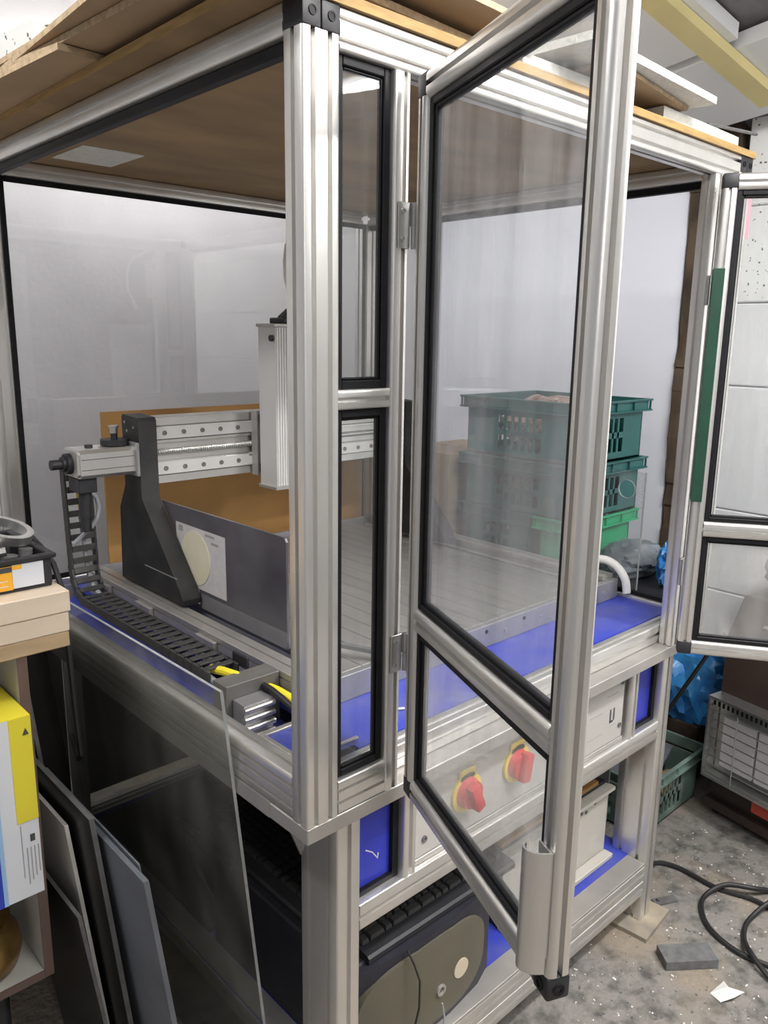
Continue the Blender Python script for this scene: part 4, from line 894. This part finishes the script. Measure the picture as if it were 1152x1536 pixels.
b = B(); b.tube([(-.130, .72, .345), (-.124, .66, .325), (-.118, .62, .30), (-.114, .60, .26), (-.108, .60, .1), (-.104, .60, -.02), (-.100, .60, -.09), (-.09, .64, -.12), (-.06, .75, -.125)], .0055, 8); tag(b.build('black_cable', 'cable'), 'black cable hanging down beside the workbench end', 'cable')

# ------------------------------------------------------------------ sheets leaning between bench and table
def sheet(xt, yn, yf, zt_, xb, th, mt, label, edge='edge_grey'):
    """sheet standing on the floor, parallel to the table side, leaning to the left"""
    b = B(); b.hexa([(xb, yn, F0 + .0005), (xb + th, yn, F0 + .0005), (xb + th, yf, F0 + .0005), (xb, yf, F0 + .0005), (xt, yn, zt_), (xt + th, yn, zt_), (xt + th, yf, zt_), (xt, yf, zt_)])
    o = tag(b.build('leaning_sheet', mt, None, 0), label, 'sheet', 'sheets leaning beside the bench')
    e = .0006
    b = B(); b.hexa([(xb, yn - e, F0 + .001), (xb + th, yn - e, F0 + .001), (xb + th, yn, F0 + .001), (xb, yn, F0 + .001), (xt, yn - e, zt_), (xt + th, yn - e, zt_), (xt + th, yn, zt_), (xt, yn, zt_)]); b.build('cut_edge', edge, o, 0)
    b = B(); b.hexa([(xt, yn, zt_), (xt + th, yn, zt_), (xt + th, yf, zt_), (xt, yf, zt_), (xt, yn, zt_ + e), (xt + th, yn, zt_ + e), (xt + th, yf, zt_ + e), (xt, yf, zt_ + e)]); b.build('top_edge', edge, o, 0)
sheet(-.196, .42, .75, -.300, -.128, .007, 'sheet_black', 'short black sheet standing nearest the shelf unit')
sheet(-.182, .49, .78, -.158, -.112, .007, 'sheet_white', 'white plastic sheet leaning among the black ones', 'sheet_white')
sheet(-.171, .40, .95, -.105, -.098, .009, 'sheet_black', 'tall black sheet behind the white one')
sheet(-.158, .72, 1.1, .03, -.082, .008, 'sheet_black', 'tallest black sheet further back beside the bench')
sheet(-.147, .249, .70, -.156, -.066, .009, 'sheet_grey', 'blue grey sheet leaning nearest the table', 'sheet_grey')
sheet(-.136, .29, .70, -.150, -.054, .003, 'sheet_grey', 'thin blue grey sheet just behind the thicker one', 'sheet_grey')
# loose clear sheet leaning on the left side of the table
b = B(); al = Vector((.083 - (-.026), 0, F0 - .162)); y0, y1 = .195, 1.02
zlean = lambda z: -.0255 + (.162 - z) * .0995
b.hexa([(zlean(F0 + .001), y0, F0 + .001), (zlean(F0 + .001) + .005, y0, F0 + .001), (zlean(F0 + .001) + .005, y1, F0 + .001), (zlean(F0 + .001), y1, F0 + .001),
        (zlean(.162), y0, .162), (zlean(.162) + .005, y0, .162), (zlean(.162) + .005, y1, .150), (zlean(.162), y1, .150)])
o = tag(b.build('clear_sheet', 'clear_loose', None, 0), 'large loose clear acrylic sheet leaning against the table side', 'sheet')
b = B(); b.hexa([(zlean(F0 + .001) - .0002, y0 - .0008, F0 + .001), (zlean(F0 + .001) + .0052, y0 - .0008, F0 + .001), (zlean(F0 + .001) + .0052, y0, F0 + .001), (zlean(F0 + .001) - .0002, y0, F0 + .001),
        (zlean(.162) - .0002, y0 - .0008, .162), (zlean(.162) + .0052, y0 - .0008, .162), (zlean(.162) + .0052, y0, .162), (zlean(.162) - .0002, y0, .162)]); b.build('cut_edge', 'acrylic_edge', o, 0)
b = B(); b.hexa([(zlean(.162), y0, .162), (zlean(.162) + .005, y0, .162), (zlean(.162) + .005, y1, .15), (zlean(.162), y1, .15), (zlean(.162), y0, .163), (zlean(.162) + .005, y0, .163), (zlean(.162) + .005, y1, .151), (zlean(.162), y1, .151)]); b.build('top_edge', 'acrylic_edge', o, 0)
b = B(); b.box(-.50, 1.14, F0 + .0005, .07, 1.15, -.03); tag(b.build('shade_backing', 'shade_board', None, 0), 'added black board darkening the gap behind the leaning sheets', 'board')  # added board, darkens the gap between bench and table
b = B(); b.box(.152, .575, -.6255, .84, 1.165, -.615); tag(b.build('shade_mat', 'shade_board', None, 0), 'added dark board darkening the rear of the lower shelf', 'board')  # added cover, puts shade over the blue shelf by its dark colour
# clutter on the lower shelf behind the clear sheet
t = thing('desk_fan', 'dark round fan standing on the lower shelf behind the computer', 'fan', (.5, .85, -.6145))
b = B(); b.cyl((.42, .85, -.6145), (.42, .85, -.60), .07, 20); b.build('base', 'black_plastic', t)
b = B(); b.cyl((.42, .85, -.60), (.42, .85, -.45), .012, 10); b.build('stem', 'black_plastic', t)
b = B(); b.ring((.41, .84, -.40), (.7, .7, .1), .015, .095, .012, 28); b.build('ring', 'dark_mix', t)
b = B(); b.box(.86, .9, -.6255, 1.10, 1.12, -.30, bev=.003); tag(b.build('storage_box', 'white_box', None, 0), 'pale box at the back of the lower shelf', 'box')
for k, P in enumerate((((.20, .62, -.605), (.20, .70, -.55), (.22, .78, -.52), (.28, .80, -.604)), ((.30, .62, -.608), (.30, .72, -.56), (.30, .86, -.59), (.30, 1.0, -.607)))):
    b = B(); b.tube(spline(P), .006, 8); tag(b.build('black_cable', 'cable'), ['black cable arching behind the computer on the shelf', 'slack black cable lying on the rear of the shelf'][k], 'cable')

# ------------------------------------------------------------------ things lying on the roof board
ZR = 1.1382
def slab(name, c, yaw, hx, hy, th, mt, edge, label, cat, pitch=0, roll=0, group=None):
    Tm = Matrix.Translation(c) @ Matrix.Rotation(math.radians(yaw), 4, 'Z') @ Matrix.Rotation(math.radians(roll), 4, 'Y') @ Matrix.Rotation(math.radians(pitch), 4, 'X')
    b = B(Tm); b.box(-hx, -hy, 0, hx, hy, th); o = tag(b.build(name, mt, None, 0), label, cat, group)
    if edge:
        b = B(Tm); e = .0012
        b.box(-hx - e, -hy - e, .0006, -hx, hy + e, th - .0006); b.box(hx, -hy - e, .0006, hx + e, hy + e, th - .0006); b.box(-hx, -hy - e, .0006, hx, -hy, th - .0006); b.box(-hx, hy, .0006, hx, hy + e, th - .0006)
        b.build('corrugated_edge', edge, o, 0)
    return o
G = 'cardboard on the enclosure roof'
slab('cardboard_sheet', (.14, .78, ZR + .0002), 4, .27, .30, .011, 'card', 'card_edge', 'lowest cardboard sheet overhanging the rear left of the roof', 'cardboard', group=G)
slab('cardboard_sheet', (.155, .36, ZR + .0125), 3, .25, .34, .011, 'card', 'card_edge', 'near cardboard sheet overlapping the lowest one on the roof', 'cardboard', group=G)
slab('cardboard_sheet', (.16, .58, ZR + .0245), -3, .27, .52, .010, 'card', 'card_edge', 'third cardboard sheet of the roof stack', 'cardboard', group=G)
slab('cardboard_sheet', (.17, .46, ZR + .0355), 2, .265, .50, .010, 'card', 'card_edge', 'topmost cardboard sheet of the roof stack', 'cardboard', group=G)
slab('foam_block', (.10, .96, ZR + .0465), 6, .20, .28, .055, 'foam_wall', None, 'speckled white foam slab on the rear of the cardboard stack', 'foam')
slab('foam_sheet', (.60, .22, ZR + .0003), -1, .16, .215, .020, 'foam', None, 'grey foam sheet along the front roof edge', 'foam')
slab('foam_sheet', (1.03, .24, ZR + .0003), 1, .17, .235, .022, 'foam', None, 'bright white foam slab at the far right of the roof', 'foam')
slab('cardboard_sheet', (.73, .30, ZR + .0270), 8, .17, .33, .008, 'card', 'card_edge', 'cardboard sheet under the tilted foam at the right of the roof', 'cardboard', group=G)
slab('foam_sheet', (.72, .31, ZR + .0360), 3, .235, .37, .013, 'foam', None, 'large foam sheet on the cardboard with an overhanging corner', 'foam')
b = B(); b.tube([(1.08, .02, ZR + .0305), (1.24, -.015, ZR + .031)], .0035, 6); tag(b.build('thin_rod', 'edge_grey'), 'thin dark rod poking out over the right end of the roof', 'rod')

for o in bpy.data.objects:
    if o.parent is None:
        n = o.name.split('.')[0]
        if n in ('tool_tray', 'pipe_clip', 'socket_bar', 'drill_bit', 'socket'): o.location.x += .029
        if n == 'carton': o.location.y -= .048
# ------------------------------------------------------------------ put the floor at z = 0
for o in list(bpy.data.objects):
    if o.parent is None: o.location.z += LIFT
